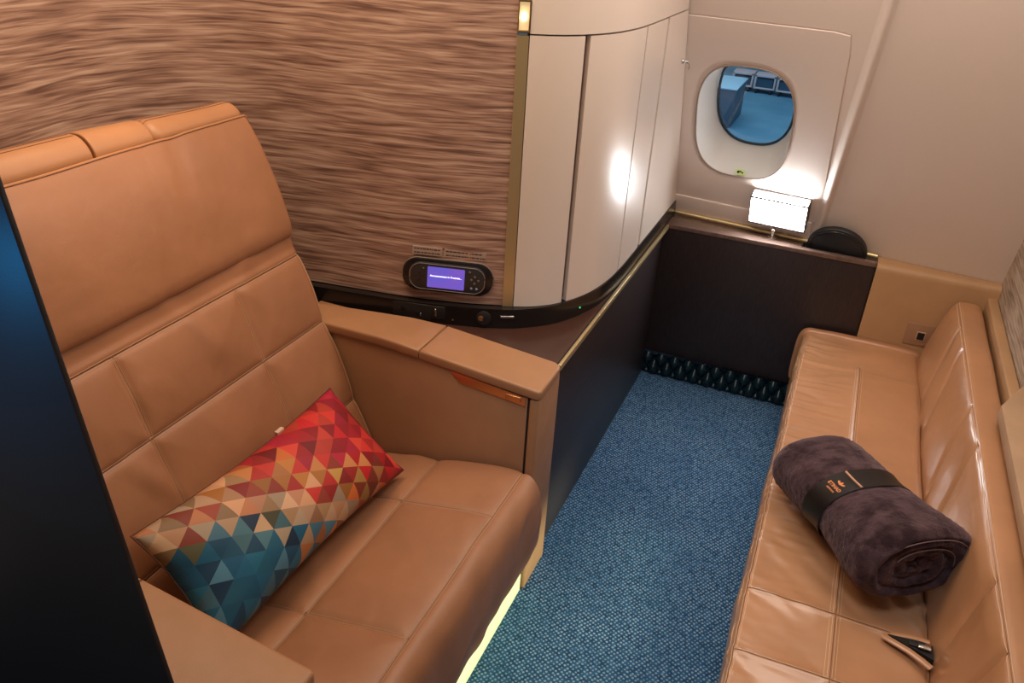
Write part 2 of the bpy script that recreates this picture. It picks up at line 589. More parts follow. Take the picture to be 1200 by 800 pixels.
# ------------------------------------------------------------------ handset on the partition
def part_frame(x):
    """frame on the textured wall at plan x (tangent, outward normal)"""
    WL = catmull(WALL, .01)
    i = min(range(4, len(WL) - 1), key=lambda k: abs(WL[k].x - x) + (9 if WL[k].y < -.05 else 0))
    p = WL[i]; tt = (WL[i + 4 if i + 4 < len(WL) else -1] - WL[i - 4]).normalized()
    return p, tt, V((tt.y, -tt.x))
p_, t_, n_ = part_frame(-.452)
p_ = V((-.449, .100)); t_ = V((.270, .094)).normalized(); n_ = V((t_.y, -t_.x))
HS = Matrix(((t_.x, 0, n_.x, p_.x), (t_.y, 0, n_.y, p_.y), (0, 1, 0, .922), (0, 0, 0, 1))) @ Matrix.Translation((.012, 0, 0)) @ Matrix.Rotation(math.radians(-2.0), 4, 'Z')
def rrect(w, h, r, seg=10):
    pts = []
    for cx, cy, a0 in ((w / 2 - r, h / 2 - r, 0), (-w / 2 + r, h / 2 - r, 90), (-w / 2 + r, -h / 2 + r, 180), (w / 2 - r, -h / 2 + r, 270)):
        for i in range(seg + 1):
            a = math.radians(a0 + 90 * i / seg)
            pts.append((cx + r * math.cos(a), cy + r * math.sin(a)))
    return pts
def rr_slab(w, h, r, d0, d1, bev, A):
    tb = prism(rrect(w, h, r), 'z', d0, d1, bev, 2)
    tb.transform(A)
    return tb
hs = thing('video_handset', 'black video remote with lit purple screen docked in the textured partition', 'remote control', HS @ V((0, -.05, .0)))
obj('cradle', rr_slab(.292, .112, .05, -.002, .010, .003, HS), mat_black, hs)
bm = bmesh.new()
add_tube(bm, [HS @ V((x, y, .0015)) for x, y in rrect(.294, .114, .051)], .0022, 6, True)
obj('cradle_rim', bm, M('rim_grey', (.30, .24, .20), .4, .3), hs)
body = obj('handset_body', rr_slab(.250, .096, .040, .010, .019, .003, HS), mat_socket, hs)
bm = bmesh.new()
add_tube(bm, [HS @ V((x, y, .0185)) for x, y in rrect(.243, .089, .037)], .0012, 6, True)
obj('chrome_edge', bm, M('chrome_soft', (.55, .5, .5), .3, .8), body)
m_scr = M('screen_purple', (.1, .06, .5), .3)
t = NT(m_scr)
g = t.coord('Object')
sp = t.n('SeparateXYZ'); t.l(g, sp.inputs[0])
fn = t.noise(g, 14, 2)
t.l(t.ramp(fn, [(.35, (.12, .11, .62)), (.65, (.22, .10, .55))]), t.b.inputs['Emission Color'])
t.b.inputs['Emission Strength'].default_value = .75
scr = obj('screen', rr_slab(.120, .072, .003, .019, .0198, .0, HS @ Matrix.Translation((-.004, 0, 0))), m_scr, body)
def text_mesh(txt, size, A, name, mat, parent, depth=.0002, align='CENTER', bold=0):
    cu = bpy.data.curves.new(name, 'FONT')
    cu.body = txt; cu.size = size; cu.align_x = align; cu.align_y = 'CENTER'; cu.extrude = depth; cu.offset = bold
    o = bpy.data.objects.new(name + '_tmp', cu)
    COL.objects.link(o)
    dg = bpy.context.evaluated_depsgraph_get()
    me = bpy.data.meshes.new_from_object(o.evaluated_get(dg))
    bpy.data.objects.remove(o)
    bpy.data.curves.remove(cu)
    me.transform(A)
    me.name = name
    me.materials.clear()
    return link(name, me, mat, parent, smooth=None)
m_txt = M('screen_text', (1, 1, 1), .4)
t = NT(m_txt); t.b.inputs['Emission Color'].default_value = (.85, .88, 1, 1); t.b.inputs['Emission Strength'].default_value = 1.6
t.bump(t.noise(t.coord(), 30, 2), .02, .001)
text_mesh('Announcement in Progress...', .0088, HS @ Matrix.Translation((-.004, .005, .0201)), 'screen_text', m_txt, scr, .0001, bold=.00015)
m_btn = M('button_grey', (.16, .14, .13), .4)
m_btnl = M('button_blue', (.25, .35, .6), .4)
def btn(x, y, r, m):
    tb = cyl((x, y, .0195), (0, 0, 1), r, .003, 14, bev=.0008)
    tb.transform(HS)
    obj('button', tb, m, body)
for x, y in ((.089, .015), (.078, .004), (.101, .003), (.089, -.008), (.072, .030)):
    btn(x, y, .0040, m_btn)
btn(.080, -.026, .0040, m_btnl); btn(.097, -.026, .0040, m_btnl)
for x, y in ((-.090, .012), (-.101, .002), (-.080, .002), (-.090, -.009)):
    btn(x, y, .0035, m_frame)
btn(-.078, .028, .003, m_btn)
for y in (-.018, -.026):
    for x in (-.099, -.090, -.081):
        btn(x, y, .0022, m_frame)

# two small printed placards above the handset (print too small to read: rows of tiny marks)
m_plac = M('placard_beige', (.42, .32, .27), .5)
t = NT(m_plac); t.bump(t.noise(t.coord(), 90, 2), .04, .0005)
m_ink = M('placard_ink', (.06, .04, .04), .6)
def placard(x0, x1, label, y=.080, rows=(.0065, -.0065), seed=1):
    rnd = random.Random(seed)
    o = thing('placard', label, 'placard', HS @ V(((x0 + x1) / 2, y - .013, .004)))
    A = HS @ Matrix.Translation(((x0 + x1) / 2, y, .0))
    obj('plate', rr_slab(x1 - x0, .027, .001, -.004, .0008, 0, A), m_plac, o)
    bm = bmesh.new()
    for r_ in rows:
        x = -(x1 - x0) / 2 + .006
        while x < (x1 - x0) / 2 - .012:
            w = rnd.uniform(.004, .012)
            tb = box(x, x + w, r_ - .0022, r_ + .0022, .0008, .0010, bev=0)
            tb.transform(A)
            join(bm, tb)
            x += w + .0022
    obj('printed_lines', bm, m_ink, o, smooth=None)
placard(-.118, -.022, 'left small printed placard on partition above the handset', seed=3)
placard(-.016, .118, 'right, longer small printed placard on partition above the handset', seed=5)

# ------------------------------------------------------------------ sideboard along the aisle
sb = thing('sideboard', 'dark brown sideboard with gold edge running from the armchair to window', 'sideboard', (-.1, .7, 0))
obj('side_panel', box(-.045, -.020, .003, 1.42, .0, .742, bev=.002), mat_wood, sb)
ct = [(-.9, .004), (-.009, .004), (-.009, 1.60), (-.05, 1.60), (-.05, .5), (-.3, .22), (-.9, .1)]
obj('counter_top', prism(ct, 'z', .735, .760, .0015), mat_counter, sb)
bm = box(-.007, .004, .004, 1.417, .742, .763, bev=.002)
obj('gold_edge', bm, mat_gold, sb)
bm = box(-.012, -.0085, .004, 1.424, .755, .7615, bev=.001)
obj('dark_bead', bm, mat_hole, sb)

# ------------------------------------------------------------------ console under the window
cs = thing('window_console', 'low dark brown console cabinet under the cabin window', 'console', (.43, 1.5, 0))
obj('front_panel', box(-.032, .877, 1.422, 1.445, .118, .745, bev=.002), mat_wood, cs)
m_cons = M('console_top', (.16, .10, .082), .22)
t = NT(m_cons)
f = t.noise(t.coord(scale=(8, 60, 10)), 5, 3, .6)
t.l(t.ramp(f, [(.3, (.13, .08, .066)), (.75, (.19, .125, .10))]), t.b.inputs['Base Color'])
top = [(-.008, 1.418), (.879, 1.418), (.879, 1.452), (.575, 1.452), (.575, 1.60 - .11 * .575 - .02), (-.008, 1.582)]
obj('console_top', prism(top, 'z', .745, .764, .002), m_cons, cs)
obj('cup_well', box(.576, .878, 1.452, 1.505, .722, .735, bev=.001), mat_wood, cs)
bm = bmesh.new()
def railp(x, z):
    return V((x, wall_y(x, z) - .022, z))
add_tube(bm, [railp(-.006, .772), railp(.3, .772), railp(.6, .772), railp(.877, .772)], .011, 12)
obj('gold_rail', bm, mat_gold, cs)
# tufted kick board
m_tuft = M('teal_tufted', (.006, .02, .028), .25)
t = NT(m_tuft); t.bump(t.noise(t.coord(), 120, 2), .06, .0006)
bm = bmesh.new()
nx, nzz = 200, 40
G = []
px_, pz_ = .033, .050
for i in range(nx + 1):
    row = []
    for j in range(nzz + 1):
        x = -.018 + (.705) * i / nx
        z = .118 * j / nzz
        a = .5 * (x / px_ + (z - .034) / pz_) * 1.0; b = .5 * (x / px_ - (z - .034) / pz_) * 1.0
        h = abs(math.sin(math.pi * a)) * abs(math.sin(math.pi * b))
        row.append(bm.verts.new((x, 1.415 - .030 * h ** .7 * min(1, 8 * j / nzz), z)))
    G.append(row)
for i in range(nx):
    for j in range(nzz):
        bm.faces.new((G[i][j], G[i + 1][j], G[i + 1][j + 1], G[i][j + 1]))
obj('tufted_kickboard', bm, m_tuft, cs, smooth=None)

# black half-round pad standing in the notch at the end of the console
bm = bmesh.new()
R_ = .123
pts = [(R_ * math.cos(math.pi * i / 40), R_ * math.sin(math.pi * i / 40) * .93) for i in range(41)]
pts = [(-R_, -.035)] + pts[::-1] + [(R_, -.035)]
tb = prism(pts, 'y', -.014, .014, .006, 3)
D_ = Matrix.Translation((.712, 1.476, .772)) @ Matrix.Rotation(math.radians(-6.3), 4, 'Z') @ Matrix.Rotation(math.radians(21.7), 4, 'X')
tb.transform(D_)
join(bm, tb)
hp = thing('half_round_pad', 'black half-round padded panel standing behind the console beside the lamp', 'panel', (.712, 1.487, .736))
obj('pad', bm, leather('black_leather', (.018, .019, .022), .45, .05, .3), hp)
bm = bmesh.new()
add_tube(bm, [D_ @ V((p[0] * .90, -.0145, p[1] * .90)) for p in pts[1:-1]], .0022, 6)
obj('piping', bm, mat_black, hp)

# ------------------------------------------------------------------ the leaning cabin wall with its window
WN = V((.11, 1, .40)).normalized()
W1 = V((1, -.11, 0)).normalized()
W2 = W1.cross(WN) * -1
if W2.z < 0:
    W2 = -W2
W0 = V((0, 1.6, .77))
def wl(p):
    d = V(p) - W0
    return d.dot(W1), d.dot(W2)
def wp(a, b, d=0):
    return W0 + W1 * a + W2 * b + WN * d
bez3 = [(.164, 1.30, 1.476), (.245, 1.286, 1.487), (.327, 1.279, 1.483), (.406, 1.284, 1.448), (.434, 1.309, 1.377), (.423, 1.369, 1.231), (.404, 1.427, 1.092), (.362, 1.461, 1.018), (.236, 1.48, 1.006), (.12, 1.482, 1.031), (.063, 1.452, 1.122), (.048, 1.416, 1.218), (.061, 1.358, 1.359), (.109, 1.317, 1.447)]
b2 = [wl(p) for p in bez3]
c0 = ((min(p[0] for p in b2) + max(p[0] for p in b2)) / 2, (min(p[1] for p in b2) + max(p[1] for p in b2)) / 2)
bw = (max(p[0] for p in b2) - min(p[0] for p in b2)) / 2
bh = (max(p[1] for p in b2) - min(p[1] for p in b2)) / 2
def sup(cx, cy, w, h, e, n=64, skew=0):
    out = []
    for i in range(n):
        a = 2 * math.pi * i / n
        ca, sa = math.cos(a), math.sin(a)
        x = w * math.copysign(abs(ca) ** (2 / e), ca)
        y = h * math.copysign(abs(sa) ** (2 / e), sa)
        out.append((cx + x + skew * y, cy + y))
    return out
NB = 64
hole = sup(c0[0], c0[1], bw, bh, 2.9, NB, .02)
# liner panel with the opening
bm = bmesh.new()
wall_rect = [(-.12, -.9), (1.47, -.9), (1.47, 1.75), (-.12, 1.75)]
def ring(pts, d):
    return [bm.verts.new(wp(a, b, d)) for a, b in pts]
def rect_ring(x0, x1, y0, y1, n=NB):
    out = []
    for i in range(n):
        a = 2 * math.pi * i / n
        ca, sa = math.cos(a), math.sin(a)
        k = 1 / max(abs(ca), abs(sa))
        ux, uy = ca * k, sa * k
        out.append(((x0 + x1) / 2 + ux * (x1 - x0) / 2, (y0 + y1) / 2 + uy * (y1 - y0) / 2))
    return out
def loft(A, B):
    n = len(A)
    for i in range(n):
        bm.faces.new((A[i], A[(i + 1) % n], B[(i + 1) % n], B[i]))
# shallow raised panel round the window (its border shows as a soft step)
pr = [wl((.011, 1.24, 1.667)), wl((.577, 1.185, 1.655)), wl((.579, 1.527, .794))]
def rr_ring(x0, x1, y0, y1, r, n=NB):
    """rounded rectangle sampled by angle around its centre"""
    cx, cy = (x0 + x1) / 2, (y0 + y1) / 2
    poly = [(cx + a, cy + b) for a, b in rrect(x1 - x0, y1 - y0, r, 12)]
    out = []
    for i in range(n):
        a = 2 * math.pi * i / n
        d = V((math.cos(a) * (x1 - x0), math.sin(a) * (y1 - y0)))
        best = None
        for k in range(len(poly)):
            p = V(poly[k]) - V((cx, cy)); q = V(poly[(k + 1) % len(poly)]) - V((cx, cy))
            e = q - p
            den = d.x * e.y - d.y * e.x
            if abs(den) < 1e-12: continue
            tt = (p.x * e.y - p.y * e.x) / den
            uu = (p.x * d.y - p.y * d.x) / den
            if tt > 0 and -1e-6 <= uu <= 1 + 1e-6:
                best = tt if best is None else min(best, tt)
        out.append((cx + d.x * best, cy + d.y * best))
    return out
px0, px1 = -.10, pr[1][0] + .004
py0, py1 = .098, pr[1][1]
A = ring(rect_ring(-.12, 1.47, -.9, 1.8), 0)
B = ring(rr_ring(px0 - .006, px1 + .006, py0 - .006, py1 + .006, .03), 0)
loft(A, B)
B2 = ring(rr_ring(px0 - .003, px1 + .003, py0 - .003, py1 + .003, .028), .004)
loft(B, B2)
Cc = ring(rr_ring(px0, px1, py0, py1, .026), -.003)
loft(B2, Cc)
D1 = ring([(a * 1.18 - c0[0] * .18, b * 1.13 - c0[1] * .13) for a, b in hole], -.003)
loft(Cc, D1)
D2 = ring([(a * 1.05 - c0[0] * .05, b * 1.04 - c0[1] * .04) for a, b in hole], .006)
loft(D1, D2)
E1 = ring(hole, .008)
loft(D2, E1)
struct(obj('wall_far', bm, mat_liner, smooth=50))
# window: rim, deep reveal, gasket, pane
win = thing('window_1', 'rounded cabin window in deep pale reveal looking out on blue apron', 'window', wp(c0[0], c0[1] - bh))
win['kind'] = 'structure'
del win['category']
bm = bmesh.new()
add_tube(bm, [wp(a, b, .004) for a, b in hole], .0035, 8, True)
obj('rim', bm, M('rim_grey_beige', (.33, .25, .20), .4), win)
GD = .15
gl3 = [(.252, 1.461, 1.453), (.297, 1.583, 1.136), (.112, 1.541, 1.292), (.419, 1.494, 1.325)]
g2 = []
for p in gl3:
    d = V(p) - W0
    g2.append((d.dot(W1), d.dot(W2)))
gcx = (g2[2][0] + g2[3][0]) / 2; gw = (g2[3][0] - g2[2][0]) / 2
gbot = g2[1][1]
gtop = max(g2[0][1] + .03, c0[1] + bh * .88)
gcy = (gtop + gbot) / 2; gh = (gtop - gbot) / 2
glass = sup(gcx, gcy, gw, gh, 2.5, NB, .01)
bm = bmesh.new()
A = ring(hole, .006)
B = ring([(a + (ga - a) * .22, b + (gb - b) * .22) for (a, b), (ga, gb) in zip(hole, sup(gcx, gcy, gw + .012, gh + .012, 2.5, NB))], .05)
loft(A, B)
B2 = ring(sup(gcx, gcy, gw + .012, gh + .012, 2.5, NB, .01), GD)
loft(B, B2)
obj('reveal', bm, mat_reveal, win, smooth=60)
bm = bmesh.new()
add_tube(bm, [wp(a, b, GD) for a, b in sup(gcx, gcy, gw + .005, gh + .005, 2.5, NB, .01)], .0055, 8, True)
obj('gasket', bm, M('gasket_dark', (.02, .03, .04), .5), win)
m_glass = bpy.data.materials.new('window_glass'); m_glass.use_nodes = True
nt = m_glass.node_tree; nt.nodes.clear()
out = nt.nodes.new('ShaderNodeOutputMaterial'); tr = nt.nodes.new('ShaderNodeBsdfTransparent'); gb = nt.nodes.new('ShaderNodeBsdfGlossy'); mxs = nt.nodes.new('ShaderNodeMixShader'); fr = nt.nodes.new('ShaderNodeFresnel')
tr.inputs[0].default_value = (.62, .80, .92, 1); gb.inputs['Roughness'].default_value = .02; fr.inputs[0].default_value = 1.45
nt.links.new(fr.outputs[0], mxs.inputs[0]); nt.links.new(tr.outputs[0], mxs.inputs[1]); nt.links.new(gb.outputs[0], mxs.inputs[2]); nt.links.new(mxs.outputs[0], out.inputs[0])
bm = bmesh.new()
A = ring(glass, GD + .002); bm.faces.new(A)
obj('pane', bm, m_glass, win, smooth=None)
# green sticker at the foot of the reveal
st = wl((.302, 1.483, .99))
stk = thing('sticker', 'small oval pale green sticker with black symbol at the foot of window reveal', 'sticker', wp(st[0] - .045, st[1] + .022, .012))
SA = Matrix.Translation(wp(st[0] - .045, st[1] + .034, .018)) @ Matrix((( W1.x, W2.x, -WN.x, 0), (W1.y, W2.y, -WN.y, 0), (W1.z, W2.z, -WN.z, 0), (0, 0, 0, 1))) @ Matrix.Rotation(math.radians(-50), 4, 'X')
m_stk = M('sticker_green', (.62, .80, .35), .5)
t = NT(m_stk); t.bump(t.noise(t.coord(), 90, 2), .04, .0004)
tb = prism(rrect(.048, .026, .0129, 8), 'z', 0, .001); tb.transform(SA)
obj('backing', tb, m_stk, stk)
bm = bmesh.new()
for (x, y, w) in ((-.008, 0, .006), (.010, -.001, .004), (.001, .003, .004)):
    tb = cyl((x, y, .0014), (0, 0, 1), w, .0008, 12); tb.transform(SA); join(bm, tb)
obj('symbol', bm, mat_blackmatte, stk)

# vertical rib (pillar cover) to the right of the window and the lower ledge
bm = bmesh.new()
ra, rb = wl((.676, 1.122, 1.778)), wl((.622, 1.499, .85))
def rib(off, b):
    k = (b - rb[1]) / (ra[1] - rb[1])
    return rb[0] + (ra[0] - rb[0]) * k + off
prof = [(-.026, .0), (-.018, -.003), (-.010, -.010), (-.002, -.018), (.006, -.020), (.012, -.014), (.016, -.004), (.022, .0)]
rings = []
for i in range(41):
    b = -.06 + 1.75 * i / 40
    rings.append([bm.verts.new(wp(rib(o, b), b, d)) for o, d in prof])
for a, b in zip(rings, rings[1:]):
    for i in range(len(prof) - 1):
        bm.faces.new((a[i], b[i], b[i + 1], a[i + 1]))
struct(obj('trim_3', bm, mat_liner, smooth=70))
bm = bmesh.new()
lb = [wl((.004, 1.562, .864)), wl((.327, 1.523, .872))]
prof = [(.0, .004), (.0, -.010), (-.006, -.012), (-.09, -.012), (-.09, .004)]
rings = []
for x in (-.06, .1, .3, .45, .598):
    rings.append([bm.verts.new(wp(x, lb[0][1] + o, d)) for o, d in prof])
for a, b in zip(rings, rings[1:]):
    for i in range(len(prof)):
        bm.faces.new((a[i], b[i], b[(i + 1) % 5], a[(i + 1) % 5]))
bm.faces.new(rings[0]); bm.faces.new(rings[-1][::-1])
struct(obj('trim_4', bm, mat_liner))

# right-hand wall in a woven finish, with its ledge
bm = ribbon([(1.345, 1.75), (1.345, -2.6)], .0, 2.3, .04, sm=False)
struct(obj('wall_right', bm, mat_streak2))
bm = box(1.306, 1.344, -2.4, 1.43, .60, .715, bev=.006)
struct(obj('trim_5', bm, mat_panel_leather))

# ------------------------------------------------------------------ outside the window
m_apron = M('apron', (.05, .16, .25), .8)
t = NT(m_apron); f = t.noise(t.coord(), .35, 3)
t.l(t.ramp(f, [(.35, (.10, .30, .46)), (.7, (.18, .43, .60))]), t.b.inputs['Base Color'])
bm = box(-60, 60, 3, 80, -5.1, -5.0, bev=0)
ap = struct(obj('floor_apron', bm, m_apron))
m_fr = M('cart_frame', (.75, .66, .70), .5)
t = NT(m_fr); t.bump(t.noise(t.coord(), 3, 2), .05, .01)
m_ci = M('cart_inside', (.05, .12, .19), .7)
t = NT(m_ci); t.bump(t.noise(t.coord(), 3, 2), .05, .01)
CARTL = ['left baggage cart with pale frame seen through the window', 'middle baggage cart with pale frame seen through the window', 'right baggage cart with pale frame seen through the window']
for k in range(3):
    x = -4.22 + .98 * k
    y = 36.6 - .12 * k
    cart = thing('baggage_cart', CARTL[k], 'cart', (x, y, -5), 'baggage carts on the apron')
    bm = bmesh.new()
    add_box(bm, x - .45, x + .45, y - .5, y + .5, -4.80, -4.74, .01)
    add_box(bm, x - .45, x + .45, y - .5, y + .5, -4.30, -4.22, .01)
    for a in (-.45, .38):
        for b in (-.5, .43):
            add_box(bm, x + a, x + a + .07, y + b, y + b + .07, -4.76, -4.22, .005)
    obj('frame', bm, m_fr, cart)
    obj('load', box(x - .36, x + .36, y - .4, y + .4, -4.74, -4.35, bev=.04), m_ci, cart)
    for a in (-.3, .3):
        for b in (-.4, .4):
            obj('wheel', cyl((x + a, y + b, -4.9), (1, 0, 0), .1, .08, 16, bev=.01), mat_blackmatte, cart)
m_tk = M('truck_paint', (.42, .75, .95), .5)
t = NT(m_tk); t.bump(t.noise(t.coord(), 6, 2), .05, .01)
m_ts = M('truck_side', (.06, .16, .25), .6)
t = NT(m_ts); t.bump(t.noise(t.coord(), 6, 2), .05, .01)
tk = thing('cargo_container', 'pale-topped cargo container standing on the apron outside the window', 'container', (-4.6, 31, -5))
obj('walls', box(-5.6, -3.42, 28.7, 31.2, -4.97, -3.66, bev=.04), m_ts, tk)
obj('lid', box(-5.65, -3.38, 28.65, 31.25, -3.66, -3.60, bev=.02), m_tk, tk)

# ------------------------------------------------------------------ lamp
la = [(.345, 1.49, .955), (.565, 1.466, .958)]
lam = thing('vanity_lamp', 'small box lamp with glowing white front on the console under window', 'lamp', (.445, 1.50, .764))
LZ = Matrix.Translation((.450, 1.462, .898)) @ Matrix.Rotation(math.radians(-5), 4, 'Z') @ Matrix.Rotation(math.radians(22), 4, 'X')
m_lf = M('lamp_frame', (.09, .075, .07), .35, .3)
m_glow = M('lamp_glow', (1, 1, 1), .4)
t = NT(m_glow); t.b.inputs['Emission Color'].default_value = (.93, .97, 1, 1); t.b.inputs['Emission Strength'].default_value = 34
t.bump(t.noise(t.coord(), 30, 2), .02, .001)
w_, h_, dd = .118, .064, .026
bm = bmesh.new()
for a in ((-w_ - .003, w_ + .003, -dd - .003, dd + .003, -h_ - .006, -h_),
          (-w_ - .003, w_ + .003, -dd - .003, -dd + .003, h_ + .0, h_ + .006),
          (-w_ - .003, w_ + .003, dd - .003, dd + .003, h_ + .0, h_ + .006),
          (-w_ - .003, -w_ + .003, -dd, dd, h_, h_ + .006), (w_ - .003, w_ + .003, -dd, dd, h_, h_ + .006),
          (-w_ - .003, -w_ + .001, dd - .002, dd + .003, -h_ - .003, h_ + .003), (w_ - .001, w_ + .003, dd - .002, dd + .003, -h_ - .003, h_ + .003)):
    tb = box(*a, bev=.0008); tb.transform(LZ); join(bm, tb)
bmesh.ops.remove_doubles(bm, verts=bm.verts[:], dist=1e-6)
obj('frame', bm, m_lf, lam)
tb = box(-w_ + .002, w_ - .002, -dd, -dd + .008, -h_, h_ + .001, bev=.002); tb.transform(LZ)
obj('diffuser', tb, m_glow, lam)
m_glow2 = M('lamp_top_glow', (1, 1, 1), .4)
t = NT(m_glow2); t.b.inputs['Emission Color'].default_value = (.93, .97, 1, 1); t.b.inputs['Emission Strength'].default_value = 48
t.bump(t.noise(t.coord(), 30, 2), .02, .001)
tb = box(-w_ + .002, w_ - .002, -dd + .010, dd - .004, h_ - .006, h_ + .001, bev=.001); tb.transform(LZ)
obj('top_diffuser', tb, m_glow2, lam)
bm = bmesh.new()
for a in ((-w_, w_, dd - .004, dd, -h_, h_), (-w_ - .001, -w_ + .002, -dd, dd, -h_, h_), (w_ - .002, w_ + .001, -dd, dd, -h_, h_), (-w_, w_, -dd + .01, dd - .004, -h_ - .001, -h_ + .003)):
    tb = box(*a, bev=.0005); tb.transform(LZ); join(bm, tb)
obj('housing', bm, m_lf, lam)
bm = cyl((.444, 1.486, .800), (0, 0, 1), .006, .066, 16)
join(bm, cyl((.444, 1.486, .7675), (0, 0, 1), .020, .005, 24, bev=.001))
obj('stem', bm, mat_steel, lam)
bm = bmesh.new(); bmesh.ops.create_uvsphere(bm, u_segments=20, v_segments=12, radius=.010); bm.transform(Matrix.Translation((.444, 1.466, .805)))
obj('knob', bm, mat_steel, lam)

# ------------------------------------------------------------------ beige end panel behind the sofa foot
ep = thing('end_panel', 'tan leather-covered end panel between dark console and sofa backrest', 'panel', (1.11, 1.43, 0))
prof = [(1.402, .0), (1.402, .735), (1.404, .75), (1.412, .762), (1.424, .766), (1.53, .766), (1.53, .0)]
bm = prism(prof, 'x', .881, 1.344, .0)
# trim the back along the liner
bmesh.ops.bisect_plane(bm, geom=bm.verts[:] + bm.edges[:] + bm.faces[:], plane_co=W0 - WN * .002, plane_no=WN, clear_outer=True)
bmesh.ops.holes_fill(bm, edges=[e for e in bm.edges if e.is_boundary], sides=0)
obj('panel', bm, mat_panel_leather, ep, smooth=40)
ol = obj('outlet_plate', box(1.058, 1.162, 1.398, 1.403, .45, .548, bev=.0015), M('outlet_tan', (.33, .19, .11), .5), ep)
obj('outlet_frame', box(1.100, 1.135, 1.3955, 1.399, .475, .515, bev=.001), M('outlet_rim', (.45, .30, .2), .4), ol)
obj('socket_hole', box(1.104, 1.131, 1.3945, 1.398, .479, .511, bev=.001), mat_hole, ol)

# ------------------------------------------------------------------ armchair
chair = thing('armchair', 'wide tan leather reclining armchair with tall quilted back and broad arms', 'armchair', (-.5, -.7, 0))
obj('plinth', box(-.80, -.004, -1.20, -.19, 0, .21, bev=.003), mat_plinth, chair)

# seat cushion
prof = [(-.03, .195), (.012, .198), (.034, .23), (.040, .30), (.038, .38), (.028, .445), (-.002, .482), (-.05, .484), (-.18, .462), (-.31, .436), (-.46, .402), (-.60, .372), (-.635, .355), (-.64, .27)]
prof = prof[::-1]
SEAT_Y0, SEAT_Y1 = -1.205, -.185
seat = Sweep(prof, SEAT_Y0, SEAT_Y1, None, .008, .008, .028)
S_mid = seat.s_at(x=-.31, lo=.1, hi=.75)
S_front = seat.s_at(x=-.02, lo=.3, hi=seat.s_at(z=.40, lo=.6) )
S_end = seat.S[-1]
C1, C2 = -.90, -.425
seat_seams = [((S_mid, SEAT_Y0), (S_mid, SEAT_Y1)), ((.05, C1), (S_front, C1)), ((.05, C2), (S_front, C2)), ((S_front, SEAT_Y0), (S_front, SEAT_Y1))]
def seat_d(s, y):
    d = min(segdist(s, y, g) for g in seat_seams)
    h = .012 * (1 - math.exp(-d / .045)) - .0035 * math.exp(-(d / .007) ** 2)
    h += .006 * nz(s * 3.2, y * 3.2, 2)
    # lazy creases across the panels
    w = nz(s * 9 + y * 5, y * 4.0 - s * 2, 5)
    h += .006 * max(0, w) ** 2 * 2
    if s > S_front:
        k = smoothstep(0, .08, s - S_front)
        h += k * (.006 * nz(s * 4, y * 12, 9))
    return h
seat.disp = seat_d
so = obj('seat', seat.mesh(), mat_chair, chair)
bm = bmesh.new()
for a, b in seat_seams:
    stitch(bm, seat, a, b)
obj('stitching', bm, mat_thread, so, smooth=None)
bm = bmesh.new()
for a, b in seat_seams:
    stitch(bm, seat, a, b, double=False, r=.0011, lift=-.0002)
obj('seam', bm, mat_thread_dark, so, smooth=None)

# backrest
BD = V((-.356, .9345)); BN = V((.9345, .356)); B0 = V((-.55, .385))
def bk(s, n=0):
    p = B0 + BD * s + BN * n
    return (p.x, p.y)
prof = [bk(-.09, -.05), bk(-.07, 0), bk(.05), bk(.2), bk(.35), bk(.5), bk(.65), bk(.8), bk(1.0), bk(1.09, -.01), bk(1.10, -.04), bk(1.02, -.13), bk(.6, -.13), bk(.0, -.13), bk(-.08, -.10)]
prof = prof[::-1]
BY0, BY1 = -1.215, -.178
back = Sweep(prof, BY0, BY1, None, .008, .008, .03)
sB = lambda q: back.s_at(z=bk(q)[1], lo=back.s_at(z=bk(1.09)[1], lo=1.15, hi=9) if False else 1.32, hi=9)
sr1, sr2, sr3 = sB(.685), sB(.465), sB(.19)
s_bot = sB(-.03)
back_seams = [((sr1, BY0), (sr1, BY1)), ((sr2, BY0), (sr2, BY1)), ((sr3, BY0), (sr3, BY1)), ((sr1, C1), (s_bot, C1)), ((sr1, -.478), (s_bot, -.478))]
def back_d(s, y):
    if s < 1.2:
        return 0
    d = min(segdist(s, y, g) for g in back_seams)
    h = .012 * (1 - math.exp(-d / .05)) - .0035 * math.exp(-(d / .007) ** 2)
    h += .005 * nz(s * 3.2, y * 3.2, 12)
    w = nz(s * 5 - y * 9, y * 4.0 + s * 5, 15)
    h += .007 * max(0, w) ** 2 * 2
    if s < sr1 - .004:
        h -= .010 * smoothstep(0, .03, sr1 - s)
    return h
back.disp = back_d
bo = obj('backrest', back.mesh(), mat_chair, chair)
bm = bmesh.new()
for a, b in back_seams:
    stitch(bm, back, a, b)
obj('stitching', bm, mat_thread, bo, smooth=None)
bm = bmesh.new()
for a, b in back_seams:
    stitch(bm, back, a, b, double=False, r=.0011, lift=-.0002)
obj('seam', bm, mat_thread_dark, bo, smooth=None)
for ye in (BY0 + .012, BY1 - .012):
    bm = bmesh.new()
    add_tube(bm, [back.point(s_bot + (sr1 - s_bot) * i / 60, ye, .001) for i in range(61)], .0022, 6)
    obj('piping', bm, mat_thread, bo)

